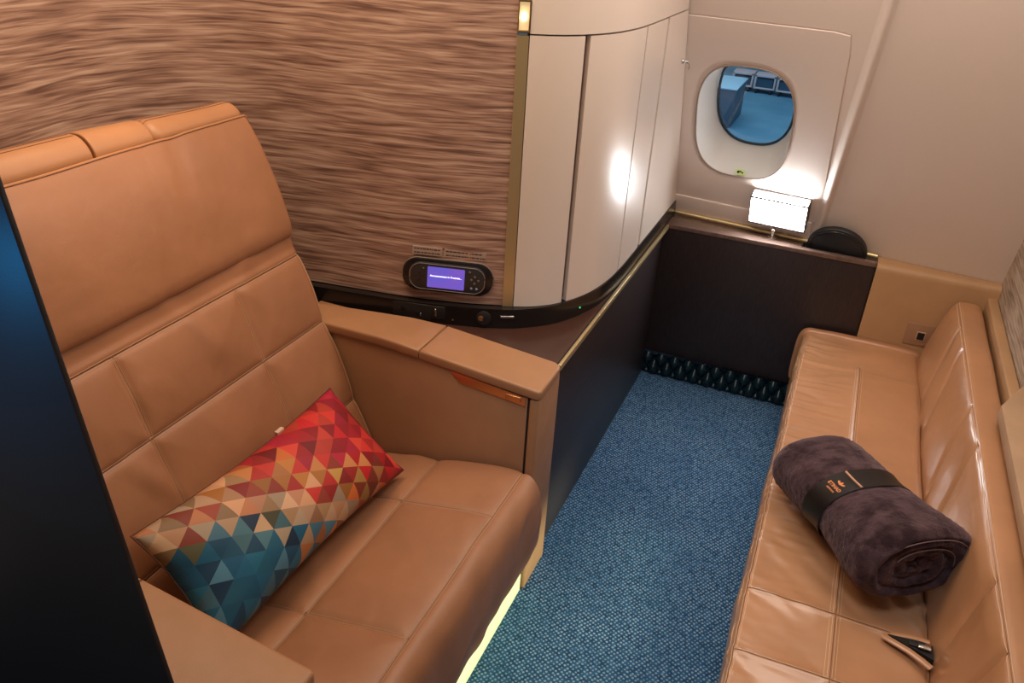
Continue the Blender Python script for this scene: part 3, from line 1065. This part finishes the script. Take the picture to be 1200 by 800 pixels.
# headrest cushion
HY0, HY1 = -1.20, -.182
prof = [bk(.752, -.02), bk(.75, .004), bk(.765, .014), bk(.80, .022), bk(.9, .028), bk(1.0, .024), bk(1.07, .014), bk(1.11, .004), bk(1.115, -.006), bk(1.10, -.03)]
prof = prof[::-1]
head = Sweep(prof, HY0, HY1, None, .008, .008, .022)
def head_d(s, y):
    u = (s - .05) / .35
    h = .004 * nz(s * 4, y * 4, 22)
    # soft dents fanning down from the centre of the top edge
    w = nz((y + .6 + s * .35) * 11, s * 2.2, 25)
    e = math.exp(-((y + .48 + s * .5) / .16) ** 2)
    h -= .006 * e * max(0, w)
    h += .0025 * max(0, nz(s * 14, y * 7, 28)) * smoothstep(.28, .36, s)
    return h
head.disp = head_d
ho = obj('headrest', head.mesh(), mat_chair, chair)
sm_ = min(range(len(head.P)), key=lambda i: (head.P[i] - V(bk(1.112, 0))).length)
bm = bmesh.new()
add_tube(bm, [head.point(head.S[sm_], HY0 + .004 + (HY1 - HY0 - .008) * i / 80, .001) for i in range(81)], .0035, 8)
obj('piping', bm, mat_piping, ho)
# crown above the headrest: two outer wings and a raised middle
def crown(name, y0, y1, rnd, lift=0.0, stitched=True):
    prof = [bk(1.095, -.015), bk(1.118, -.004), bk(1.140 + lift, -.022), bk(1.152 + lift, -.055), bk(1.140 + lift, -.095), bk(1.09, -.13), bk(1.00, -.14), bk(1.00, -.06)]
    prof = prof[::-1]
    c = Sweep(prof, y0, y1, None, .006, .01, rnd)
    smax = c.S[-1]
    c.disp = lambda s, y: .002 * nz(s * 6, y * 6, 30) + (.014 + .020 * smoothstep(-.25, -.85, y)) * smoothstep(0, .07, min(s, smax - s))
    o = obj(name, c.mesh(), mat_piping, chair)
    if stitched:
        bm = bmesh.new()
        sc = min(range(len(c.P)), key=lambda i: (c.P[i] - V(bk(1.148, -.040))).length)
        stitch(bm, c, (c.S[sc], y0 + .01), (c.S[sc], y1 - .01), off=.006)
        obj('stitching', bm, mat_thread_dark, o, smooth=None)
    return o
crown('crown_wing', -1.20, -.722, .006)
crown('crown_middle', -.716, -.534, .004, .001, False)
crown('crown_wing', -.534, -.186, .03)

# arms
def arm(sgn):
    """sgn +1: far arm beside the sideboard, -1: near arm"""
    C = -.70
    def Y(y):
        return y if sgn > 0 else 2 * C - y
    def yb(a, b):
        return (min(Y(a), Y(b)), max(Y(a), Y(b)))
    XF = .006 if sgn > 0 else -.045
    XS = -.386 if sgn > 0 else -.455
    def ztop(x):
        if sgn > 0:
            return .772 + .085 * min(.5, max(0, -x))
        return .706 + .135 * max(0, -x)
    a0, a1 = yb(-.179, -.004)
    tp = [(-.86, .02), (XF - .036, .02), (XF - .036, ztop(XF) - .034), (-.5, ztop(-.5) - .034), (-.86, ztop(-.86) - .034)]
    arm_o = obj('armrest', prism(tp, 'y', a0, a1, .004), mat_arm, chair)
    b0, b1 = yb(-.183, -.001)
    obj('front_post', box(XF - .030, XF, b0, b1, .0, ztop(0) - .034, bev=.008), mat_arm, arm_o)
    obj('gap', box(XF - .038, XF - .028, *yb(-.1765, -.010), .03, ztop(0) - .036, bev=0), mat_hole, arm_o)
    # top pads: leather slabs with rounded lips, rising gently to the rear
    def pad(name, poly, thick=.035):
        P = [V((p[0], Y(p[1]))) for p in poly]
        bm = prism([(p.x, p.y) for p in P], 'z', 0, thick)
        bmesh.ops.subdivide_edges(bm, edges=[e for e in bm.edges if abs(e.verts[0].co.x - e.verts[1].co.x) > .1], cuts=10, use_grid_fill=True)
        bmesh.ops.bevel(bm, geom=[e for e in bm.edges if e.calc_face_angle(0) > .6 and abs(e.verts[0].co.z - e.verts[1].co.z) < .001], offset=.009, segments=4, profile=.5, affect='EDGES')
        for v in bm.verts:
            v.co.z += ztop(v.co.x) - thick
        return obj(name, bm, mat_arm, arm_o, smooth=50)
    r = .03
    corner = [(XF + .004 - r + r * math.sin(math.radians(a)), .001 - r + r * math.cos(math.radians(a))) for a in range(0, 91, 15)]
    r2 = .012
    c2 = [(XF + .004 - r2 + r2 * math.cos(math.radians(a)), -.186 + r2 - r2 * math.sin(math.radians(a))) for a in range(0, 91, 30)]
    pad('top_pad', [(XS + .0015, .001)] + corner + c2 + [(XS + .0015, -.186)])
    if sgn > 0:
        pad('rear_pad', [(-.86, -.085), (-.62, -.040), (XS - .0015, .001), (XS - .0015, -.186), (-.86, -.186)])
    else:
        pad('rear_pad', [(-.86, .001), (XS - .0015, .001), (XS - .0015, -.186), (-.86, -.186)])
    if sgn > 0:
        tb = prism([(-.285, .762), (-.250, .728), (-.036, .708), (-.036, .7375)], 'y', -.1825, -.172, .001)
        obj('inlay', tb, mat_bronze, arm_o)
        bm = box(-.10, -.05, -.185, -.172, .716, .735, bev=.003)
        obj('latch', bm, mat_bronze, arm_o)
arm(1)
arm(-1)

# ------------------------------------------------------------------ sofa
sofa = thing('sofa', 'long tan leather bench sofa with stitched seat along the right wall', 'sofa', (1.0, .2, 0))
SY0, SY1 = -1.7, 1.396
obj('base', box(.70, 1.30, SY0, SY1 - .004, 0, .30, bev=.004), M('sofa_base', (.05, .04, .035), .6), sofa)
prof = [(.69, .16), (.664, .165), (.656, .19), (.654, .27), (.656, .35), (.664, .395), (.682, .416), (.71, .421), (.80, .423), (.905, .423), (1.02, .421), (1.11, .416), (1.135, .405), (1.145, .38), (1.145, .2)]
prof = prof[::-1]
sc_ = Sweep(prof, SY0, SY1, None, .009, .008, .02)
s_c = sc_.s_at(x=.905, lo=.1, hi=.6)
s_e = sc_.s_at(x=.672, lo=.3, hi=.9)
for i in range(len(sc_.P)):
    if sc_.P[i].x < .685 and sc_.P[i].y > .40:
        s_e = sc_.S[i]; break
s_b = sc_.s_at(x=1.13, lo=.1, hi=.5)
cross = [-1.12, -.528, -.303, .285, .49, 1.10]
sofa_seams = [((s_c, SY0), (s_c, 1.12)), ((s_e, SY0), (s_e, SY1 - .25))]
hard = [-.528, -.303, -1.12]
for y in cross:
    sofa_seams.append(((s_b, y), (s_e, y)))
front_notch = [-1.12, -.528, -.303, -.12, .285, .49, .836, 1.10]
def sofa_d(s, y):
    d = 9
    soft = 9
    for k, g in enumerate(sofa_seams):
        q = segdist(s, y, g)
        if k >= 2 and cross[k - 2] > 0:
            soft = min(soft, q)
        else:
            d = min(d, q)
    h = .011 * (1 - math.exp(-d / .05)) - .003 * math.exp(-(d / .007) ** 2)
    h -= .002 * math.exp(-(soft / .012) ** 2)
    h += .006 * nz(s * 2.6, y * 2.6, 40)
    # gathered wrinkles running back from the front edge
    a = smoothstep(.22, .0, abs(s - s_e + .02)) * (.35 + .65 * smoothstep(-.25, .1, y))
    w = nz(y * 26 + 2 * nz(s * 5, y * 5, 41), s * 4.5, 42) + .5 * nz(y * 55, s * 6, 44)
    h += .0085 * a * w
    # creases across the panels
    w = nz(y * 6 + s * 2, s * 1.4, 45)
    h -= .016 * max(0, w) ** 2 * (1 if s < s_e else .3)
    if s > s_e + .02:
        dn = min(abs(y - q) for q in front_notch)
        h -= .004 * math.exp(-(dn / .008) ** 2) * smoothstep(.0, .03, s - s_e)
        h += .004 * nz(y * 14, s * 6, 48)
    # pulled creases under the blanket
    a = math.exp(-((y + .12) / .16) ** 2) * smoothstep(.0, .08, s_e - s)
    h += .008 * a * nz((y * .8 - s * .9) * 22, s * 3 + y * 2, 47)
    return h
sc_.disp = sofa_d
seat_o = obj('seat', sc_.mesh(), mat_sofa, sofa)
bm = bmesh.new()
for k, (a, b) in enumerate(sofa_seams):
    if k < 2 or cross[k - 2] < 0:
        stitch(bm, sc_, a, b, off=.0055, r=.0011)
        if k == 0:
            stitch(bm, sc_, a, b, off=.013, r=.0011)
s_lip = s_e + .028
stitch(bm, sc_, (s_lip, SY0), (s_lip, SY1), off=.004)
obj('stitching', bm, M('sofa_thread', (.62, .42, .26), .5), seat_o, smooth=None)
bm = bmesh.new()
for k, (a, b) in enumerate(sofa_seams):
    if k < 2 or cross[k - 2] < 0:
        stitch(bm, sc_, a, b, double=False, r=.0008, lift=-.0002)
obj('seam', bm, mat_thread_dark, seat_o, smooth=None)

# sofa backrest
prof = [(1.142, .37), (1.145, .43), (1.158, .50), (1.173, .57), (1.188, .64), (1.196, .672), (1.203, .685), (1.216, .691), (1.25, .693), (1.277, .691), (1.290, .682), (1.293, .66), (1.295, .55), (1.295, .38)]
prof = prof
sbk = Sweep(prof, SY0, SY1, None, .008, .008, .03)
z_r = min(range(len(sbk.P)), key=lambda i: (sbk.P[i] - V((1.203, .685))).length)
s_r = sbk.S[z_r]
bseams = [((s_r, SY0), (s_r, SY1))]
bcross = [(-1.12, -1.12), (-.535, -.535), (-.312, -.35), (.29, .16), (.52, .38), (.95, .80), (1.13, 1.02)]
for yr, yl in bcross:
    bseams.append(((s_r, yr), (.06, yl)))
def sbk_d(s, y):
    d0 = segdist(s, y, bseams[0])
    d = min(segdist(s, y, g) for g in bseams[1:])
    h = .010 * (1 - math.exp(-d / .06)) * smoothstep(0, .05, s_r - s) - .007 * math.exp(-(d / .011) ** 2) * (1 if s < s_r else 0)
    h -= .0025 * math.exp(-(d0 / .006) ** 2)
    h += .005 * nz(s * 4, y * 3, 50)
    if s < s_r:
        a = smoothstep(.16, 0, s_r - s)
        h += .002 * a * nz(y * 20, s * 5, 51)
        h -= .004 * max(0, nz(y * 8 - s * 6, s * 3, 52))
    return h
sbk.disp = sbk_d
# the profile runs bottom-front -> top -> back, so its left normal points inwards: flip
sbk.N = [n * -1 for n in sbk.N] if sbk.N[len(sbk.N) // 4].x > 0 else sbk.N
bk_o = obj('backrest', sbk.mesh(), mat_sofa, sofa)
bm = bmesh.new()
stitch(bm, sbk, bseams[0][0], bseams[0][1], off=.006, r=.0013)
obj('stitching', bm, M('sofa_back_thread', (.66, .46, .30), .5), bk_o, smooth=None)
bm = bmesh.new()
for a, b in bseams:
    stitch(bm, sbk, a, b, double=False, r=.0008, lift=-.0002)
obj('seam', bm, mat_thread_dark, bk_o, smooth=None)

# belt slot in the seat with its lips, and the buckle end lying in it
def lens(cx, cy, L, W, n=24):
    return [(cx + L * math.cos(2 * math.pi * i / n), cy + W * math.sin(2 * math.pi * i / n)) for i in range(n)]
slot = obj('belt_slot', prism([(1.030, -.326), (1.06, -.322), (1.10, -.316), (1.135, -.318), (1.136, -.366), (1.10, -.352), (1.06, -.338)], 'z', .39, .4365, 0), mat_hole, sofa)
bm = bmesh.new()
def lip(pts, r):
    n = len(pts)
    prev = None
    add_tube(bm, pts, r, 10)
lip([(1.022, -.328, 0.428), (1.05, -.314, 0.431), (1.09, -.306, 0.433), (1.128, -.304, 0.430)], .0075)
lip([(1.020, -.330, 0.427), (1.045, -.343, 0.432), (1.08, -.358, 0.434), (1.11, -.376, 0.433), (1.13, -.388, 0.428)], .010)
for v_ in bm.verts:
    v_.co.z = .431 + (v_.co.z - .431) * .5
obj('slot_lip', bm, mat_sofa, slot)
sbelt = thing('seat_belt', 'black seat belt end with metal buckle tucked in the sofa slot', 'seat belt', (1.11, -.335, .43))
obj('webbing', box(1.078, 1.125, -.342, -.328, .4366, .4415, bev=.001), mat_blackmatte, sbelt)
obj('buckle', box(1.098, 1.128, -.347, -.326, .4415, .447, bev=.002), mat_steel, sbelt)

# beige board above the sofa back in the right foreground
bm = prism([(1.253, -1.9), (1.253, .415), (1.337, .60), (1.3435, .60), (1.3435, -1.9)], 'z', .718, .762, .003)
bd2 = obj('side_shelf', bm, mat_board)
tag(bd2, 'beige shelf board with an angled end above sofa back at right edge', 'shelf')

# ------------------------------------------------------------------ dark partition edge in the left foreground
m_dark = M('door_dark', (.017, .015, .018), .42)
t = NT(m_dark); f = t.noise(t.coord(), 260, 2); t.bump(f, .12, .0006)
bm = bmesh.new()
e0, e1 = (-.0056, .0), (-.315, 2.25)     # leading edge foot and top (x, z)
pts = [(e0[0], e0[1]), (e1[0], e1[1]), (-1.36, 2.25), (-1.36, 0)]
bm = prism(pts, 'y', -1.459, -1.45, .002)
struct(obj('wall_near', bm, m_dark))

# ------------------------------------------------------------------ lumbar pillow with a triangle mosaic
TR, TL, BR, BL = V((-.605, -.355, .690)), V((-.622, -1.10, .708)), V((-.372, -.330, .452)), V((-.395, -1.125, .470))
PW, PH = .775, .345
bm = bmesh.new()
nu, nv = 74, 34
vs = [[bm.verts.new((PW * (i / nu - .5), PH * (j / nv - .5), 0)) for j in range(nv + 1)] for i in range(nu + 1)]
for i in range(nu):
    for j in range(nv):
        bm.faces.new((vs[i][j], vs[i + 1][j], vs[i + 1][j + 1], vs[i][j + 1]))
TRI = .058          # height of a row
phi = math.radians(30)
dirs = [phi + math.pi / 2 + k * math.pi / 3 for k in range(3)]   # normals of the three line families
for a in dirs:
    n2 = V((math.cos(a), math.sin(a), 0))
    for k in range(-9, 10):
        bmesh.ops.bisect_plane(bm, geom=bm.verts[:] + bm.edges[:] + bm.faces[:], plane_co=n2 * (k * TRI * .866), plane_no=n2, dist=1e-5)
cells = {}
bm.faces.ensure_lookup_table()
keys = []
for f_ in bm.faces:
    c = f_.calc_center_median()
    keys.append(tuple(int(math.floor((c.x * math.cos(a) + c.y * math.sin(a)) / (TRI * .866))) for a in dirs) + (c.x, c.y))
rp = random.Random(11)
PAL = {
 'red': [(.62, .02, .03), (.45, .015, .03), (.75, .05, .04), (.33, .012, .02), (.55, .02, .06), (.80, .08, .05)],
 'orange': [(.72, .20, .05), (.60, .25, .06), (.42, .06, .03), (.78, .33, .12), (.50, .14, .05), (.30, .05, .03), (.62, .36, .10), (.66, .05, .04), (.45, .03, .03)],
 'peach': [(.75, .42, .24), (.80, .52, .34), (.65, .27, .13), (.48, .30, .16), (.40, .07, .04), (.72, .36, .22), (.55, .42, .30)],
 'mixed': [(.62, .50, .36), (.70, .30, .12), (.25, .17, .08), (.12, .12, .06), (.66, .45, .28), (.10, .28, .36), (.52, .28, .16)],
 'blue': [(.006, .10, .21), (.012, .17, .32), (.005, .07, .16), (.02, .23, .40), (.008, .13, .26), (.10, .30, .44)],
}
def pcol(cx, cy):
    # colour runs red -> orange -> peach -> blue along the down-left diagonal
    g = cx * .62 + cy * .78
    g += rp.uniform(-.045, .045)
    if cx < -.22 and cy > -.04: g += .05 * smoothstep(-.22, -.36, cx)
    def pick(n):
        k = rp.uniform(.62, 1.12)
        return tuple(min(1, q * k) for q in rp.choice(PAL[n]))
    if g > .10 or (cx > .30 and g > .06): return pick('red')
    if g > .01: return pick('orange')
    if g > -.085: return pick('peach')
    if g > -.125: return pick('mixed')
    return pick('blue')
colmap = {}
acc = {}
for k in keys:
    a = acc.setdefault(k[:3], [0, 0, 0]); a[0] += k[3]; a[1] += k[4]; a[2] += 1
for k, a in acc.items():
    colmap[k] = tuple(.80 * q ** 1.08 for q in pcol(a[0] / a[2], a[1] / a[2]))
fcols = [colmap[k[:3]] for k in keys]
def puff(x, y):
    u, v = abs(2 * x / PW), abs(2 * y / PH)
    return .092 * max(0, (1 - u ** 3.2)) ** .55 * max(0, (1 - v ** 2.6)) ** .62
def pillow_pos(x, y, side):
    u, v = 2 * x / PW, 2 * y / PH
    X = x * (1 - .055 * (1 - v * v)) ; Y = y * (1 - .10 * (1 - u * u) ** 1.0)
    z = side * puff(x, y)
    z += .004 * nz(x * 9, y * 9, 60 + side) * (1 - u * u) * (1 - v * v)
    z += .003 * nz(x * 5 + y * 22, y * 6, 63) * smoothstep(.4, 1, abs(u)) * (1 - v * v)
    a, b = u / 2 + .5, v / 2 + .5
    base = (BL.lerp(BR, a)).lerp(TL.lerp(TR, a), b)
    ex = ((TR + BR) - (TL + BL)).normalized(); ey = ((TR + TL) - (BR + BL)).normalized()
    nn = ex.cross(ey).normalized()
    if nn.x < 0: nn = -nn
    cen = (TR + TL + BR + BL) / 4
    q = base + ex * (X - x) + ey * (Y - y)
    return q + nn * (z + .02)
lay = bm.loops.layers.float_color.new('Mosaic')
bm.faces.ensure_lookup_table()
for f_, c in zip(bm.faces, fcols):
    for lp in f_.loops:
        lp[lay] = (*c, 1)
me = bpy.data.meshes.new('cushion_cover')
geo = bmesh.ops.duplicate(bm, geom=bm.verts[:] + bm.edges[:] + bm.faces[:])
dupv = set(g for g in geo['geom'] if isinstance(g, bmesh.types.BMVert))
dupf = [g for g in geo['geom'] if isinstance(g, bmesh.types.BMFace)]
bmesh.ops.reverse_faces(bm, faces=dupf)
for v_ in bm.verts:
    x, y = v_.co.x, v_.co.y
    v_.co = pillow_pos(x, y, -1 if v_ in dupv else 1)
bmesh.ops.remove_doubles(bm, verts=bm.verts[:], dist=.0004)
m_pil = M('mosaic_print', (.6, .3, .2), .62)
t = NT(m_pil)
at = t.n('VertexColor', layer_name='Mosaic')
t.l(at.outputs[0], t.b.inputs['Base Color'])
t.bump(t.noise(t.coord(), 500, 2), .12, .0006)
pil = thing('lumbar_pillow', 'rectangular pillow with red, orange and blue triangle mosaic on the armchair', 'pillow', (-.50, -.70, .44))
obj('cover', bm, m_pil, pil, smooth=None)
bm = bmesh.new()
loop = []
for i in range(60): loop.append((PW * (i / 60 - .5), -PH / 2))
for i in range(28): loop.append((PW / 2, PH * (i / 28 - .5)))
for i in range(60): loop.append((PW * (.5 - i / 60), PH / 2))
for i in range(28): loop.append((-PW / 2, PH * (.5 - i / 28)))
add_tube(bm, [pillow_pos(x, y, 0) for x, y in loop], .002, 6, True)
obj('edge_seam', bm, M('pillow_seam', (.10, .035, .02), .6), pil)
bm = bmesh.new()
q = pillow_pos(.13, PH / 2, 0)
add_box(bm, q.x - .006, q.x + .006, q.y - .014, q.y + .014, q.z - .002, q.z + .010, bev=.001)
obj('care_tag', bm, M('tag_pale', (.6, .45, .35), .6), pil)

# ------------------------------------------------------------------ rolled blanket
BA, BB = V((.750, .240, .0)), V((1.066, -.205, .035))
ax = (BB - BA).normalized(); side = V((-ax.y, ax.x, 0)).normalized(); LB = (BB - BA).length
ZB = .437
RX, RZ = .148, .100
def blk_r(a, th):
    """cross-section point at fraction a along the roll, angle th"""
    e = 2.35
    ca, sa = math.cos(th), math.sin(th)
    x = RX * math.copysign(abs(ca) ** (2 / e), ca)
    z = RZ * math.copysign(abs(sa) ** (2 / e), sa)
    return x, z
def blk(a, th, k=1.0, puff_=0.0):
    x, z = blk_r(a, th)
    g = 1.0
    d0 = a * LB
    R0 = .085
    if d0 < R0:
        q = 1 - max(0, d0) / R0
        g *= math.sqrt(max(0, 1 - q ** 2.2)) * .92 + .08 * (1 - q)
    d1 = (1 - a) * LB
    if d1 < .03:
        q = 1 - max(0, d1) / .03
        g *= 1 - .10 * q * q
    # cinched by the sleeve
    g *= 1 - .05 * math.exp(-((a - .53) / .09) ** 2)
    g *= 1 + .13 * smoothstep(.58, .95, a)
    g += puff_
    x *= g * k; z *= g * k
    return BA + ax * (a * LB) + side * x + V((0, 0, ZB + RZ + z * (1 if z > 0 else .94)))
bm = bmesh.new()
NA, NTH = 110, 120
rg = []
for i in range(NA + 1):
    a = (i / NA)
    if i < 20: a = (i / 20) ** 1.6 * (20 / NA)
    row = []
    for j in range(NTH):
        th = 2 * math.pi * j / NTH
        p = blk(a, th)
        o_ = V((math.cos(th), math.sin(th), 0))
        fur = .0022 * nz(p.x * 26, p.y * 26, p.z * 26) + .0022 * nz(p.x * 110, p.y * 80, p.z * 80) + .007 * nz(p.x * 9, p.y * 9, p.z * 9 + 3)
        fur = fur if p.z > ZB + .03 else min(fur, 0) * .3
        # overlap flap of the outer layer
        row.append(bm.verts.new(blk(a, th, 1, fur / .12)))
    rg.append(row)
for a, b in zip(rg, rg[1:]):
    for j in range(NTH):
        bm.faces.new((a[j], a[(j + 1) % NTH], b[(j + 1) % NTH], b[j]))
bm.faces.new(rg[0][::-1])
# rolled end: a spiral of folded layers
prev = rg[-1]
NR = 26
for r_ in range(1, NR + 1):
    k = 1 - r_ / NR
    row = []
    for j in range(NTH):
        th = 2 * math.pi * j / NTH
        ph = k * 3.2 + th / (2 * math.pi) + .28 * nz(k * 3, math.cos(th) * 1.5, math.sin(th) * 1.5)
        fr_ = ph - math.floor(ph)
        h = .012 * (1 - abs(2 * fr_ - 1) ** 2) + .010 * nz(k * 5, math.cos(th) * 2.5, 77) - .02 * (1 - k) + .004 * nz(k * 9, th * 3, 70)
        p = blk(1.0, th, max(k, .001))
        row.append(bm.verts.new(p + ax * (h * smoothstep(0, .08, 1 - k) )))
    for j in range(NTH):
        bm.faces.new((prev[j], prev[(j + 1) % NTH], row[(j + 1) % NTH], row[j]))
    prev = row
bm.faces.new(prev)
m_bl = M('brown_fleece', (.055, .028, .028), .9)
t = NT(m_bl)
v = t.coord()
f = t.noise(v, 21, 5, .62, .1)
t.l(t.ramp(f, [(.40, (.026, .013, .015)), (.60, (.070, .040, .043))]), t.b.inputs['Base Color'])
f2 = t.noise(v, 320, 2, .6)
b1 = t.bump(f2, .8, .003)
t.bump(t.noise(v, 70, 3, .6), .35, .006, b1)
t.b.inputs['Sheen Weight'].default_value = .55
t.b.inputs['Sheen Roughness'].default_value = .4
t.b.inputs['Sheen Tint'].default_value = (.55, .38, .38, 1)
t.b.inputs['Specular IOR Level'].default_value = .08
bl = thing('rolled_blanket', 'dark brown fleece blanket rolled in a printed paper sleeve on sofa', 'blanket', ((BA + BB) / 2 + V((0, 0, ZB))))
bo_ = obj('roll', bm, m_bl, bl, smooth=None)
# pale hem lines showing in the rolled end
bm = bmesh.new()
for k0, k1, t0, t1 in ((.95, .88, -.5, 2.3), (.66, .58, -.1, 2.6)):
    pts = []
    for i in range(40):
        u_ = i / 39
        p = blk(1.0, t0 + (t1 - t0) * u_, k0 + (k1 - k0) * u_) + ax * .007
        pts.append(p)
    add_tube(bm, pts, .0015, 6)
obj('hem', bm, M('hem_brown', (.16, .10, .095), .7), bo_)
# sleeve
bm = bmesh.new()
rg = []
for i in range(9):
    a = .45 + .15 * i / 8
    rg.append([bm.verts.new(blk(a, 2 * math.pi * j / 96, 1, .035)) for j in range(96)])
for a, b in zip(rg, rg[1:]):
    for j in range(96):
        bm.faces.new((a[j], a[(j + 1) % 96], b[(j + 1) % 96], b[j]))
m_slv = M('sleeve_card', (.012, .009, .008), .38, Specular_IOR_Level=.3)
t = NT(m_slv); t.bump(t.noise(t.coord(), 60, 2), .04, .0006)
slv = obj('paper_sleeve', bm, m_slv, bl)
m_cop = M('copper_print', (.75, .28, .10), .4, .3)
t = NT(m_cop); t.bump(t.noise(t.coord(), 60, 2), .04, .0004)
# printed crest and lettering on the sleeve, on the flank towards the aisle
def sleeve_frame(a, th):
    p = blk(a, th, 1, .047)
    ta = ax.copy()
    tth = (blk(a, th + .02, 1, .047) - blk(a, th - .02, 1, .047)).normalized()
    return p, ta, tth
def sleeve_map(o, a, th):
    """wrap a flat mesh (x along roll, y around) on to the sleeve"""
    for vv in o.vertices:
        x, y = vv.co.x, vv.co.y
        vv.co = blk(a + x / LB, th - y / .125, 1, .040 + (.004 if vv.co.z > 0 else 0))
def sleeve_text(txt, size, da, th, name, bold=0):
    cu = bpy.data.curves.new(name, 'FONT'); cu.body = txt; cu.size = size; cu.align_x = 'CENTER'; cu.align_y = 'CENTER'; cu.extrude = .0002; cu.offset = bold
    o = bpy.data.objects.new('tmp', cu); COL.objects.link(o)
    me = bpy.data.meshes.new_from_object(o.evaluated_get(bpy.context.evaluated_depsgraph_get()))
    bpy.data.objects.remove(o); bpy.data.curves.remove(cu)
    me.name = name; me.materials.clear()
    sleeve_map(me, .525 + da, th)
    link(name, me, m_cop, slv, smooth=None)
TH0 = math.radians(180 - 52)
sleeve_text('ETIHAD', .0150, .0, TH0 + .16 * 0, 'lettering', .0004)
sleeve_text('AIRWAYS', .0075, .0, TH0 + .12, 'lettering', .0002)
bm = bmesh.new()
def flat(pts, z=.0002):
    bm.faces.new([bm.verts.new((x, y, z)) for x, y in pts])
for k in (-1, 1):      # a small winged crest
    flat([(k * .002, .008), (k * .012, .016), (k * .010, .012), (k * .016, .013), (k * .012, .008), (k * .006, .005)])
flat([(-.003, .004), (.003, .004), (.004, .013), (0, .018), (-.004, .013)])
me = bpy.data.meshes.new('crest'); bm.to_mesh(me); bm.free()
sleeve_map(me, .525, TH0 - .08)
link('crest', me, m_cop, slv, smooth=None)
bm = bmesh.new()
add_tube(bm, [blk(.455 + .14 * i / 10, math.radians(103), 1, .040) for i in range(11)], .0035, 8)
obj('fold_edge', bm, M('copper_foil', (.70, .38, .24), .35, .4), slv)

# ------------------------------------------------------------------ light
def area(name, loc, target, size, power, col, size_y=None):
    l = bpy.data.lights.new(name, 'AREA')
    l.energy = power; l.color = col; l.size = size
    if size_y:
        l.shape = 'RECTANGLE'; l.size_y = size_y
    o = bpy.data.objects.new(name, l)
    COL.objects.link(o)
    o.location = loc
    o.rotation_euler = (V(target) - V(loc)).to_track_quat('-Z', 'Y').to_euler()
    return o
area('warm_ceiling_light', (-.55, -.55, 2.6), (-.65, -.5, 0), .8, 21, (1, .71, .47))
area('cabin_ceiling_light', (.7, .3, 2.6), (.6, .2, 0), 1.1, 24, (1, .83, .70))
_l = bpy.data.lights.new('doorway_light', 'SPOT')
_l.energy = 70; _l.color = (.74, .86, 1); _l.spot_size = math.radians(52); _l.spot_blend = .9; _l.shadow_soft_size = .25
_o = bpy.data.objects.new('doorway_light', _l); COL.objects.link(_o)
_o.location = (.55, -1.3, 2.5)
_o.rotation_euler = (V((.48, .15, 0)) - V(_o.location)).to_track_quat('-Z', 'Y').to_euler()
_l = bpy.data.lights.new('blue_mood_light', 'SPOT')
_l.energy = 8; _l.color = (.02, .36, .9); _l.spot_size = math.radians(70); _l.spot_blend = 1; _l.shadow_soft_size = .03
_o = bpy.data.objects.new('blue_mood_light', _l); COL.objects.link(_o)
_o.location = (-.46, -1.93, 1.52)
_o.rotation_euler = (V((-.38, -1.45, 1.46)) - V(_o.location)).to_track_quat('-Z', 'Y').to_euler()
_fl = area('floor_courtesy_light', (.645, -.45, .07), (.0, -.45, .07), 1.5, 1.7, (.92, 1, .66), .05)
_fl.data.spread = math.radians(40)
area('apron_sky', (-3, 26, 8), (-3, 30, -5), 16, 1500, (.85, .92, 1))
area('apron_daylight', (.16, 1.85, 2.05), (.33, 1.48, 1.03), .3, 6, (.40, .70, 1))

_l = bpy.data.lights.new('seat_spot', 'SPOT')
_l.energy = 16; _l.color = (1, .62, .30); _l.spot_size = math.radians(46); _l.spot_blend = 1; _l.shadow_soft_size = .08
_o = bpy.data.objects.new('seat_spot', _l); COL.objects.link(_o)
_o.location = (-.35, -.75, 2.5)
_o.rotation_euler = (V((-.95, -.72, 1.40)) - V(_o.location)).to_track_quat('-Z', 'Y').to_euler()
w = bpy.data.worlds.new('world'); SC.world = w; w.use_nodes = True
bg = w.node_tree.nodes['Background']
bg.inputs[0].default_value = (.62, .56, .54, 1)
bg.inputs[1].default_value = .25
SC.view_settings.view_transform = 'Standard'
SC.view_settings.look = 'None'
SC.view_settings.exposure = 0
SC.cycles.use_denoising = True
SC.cycles.max_bounces = 8
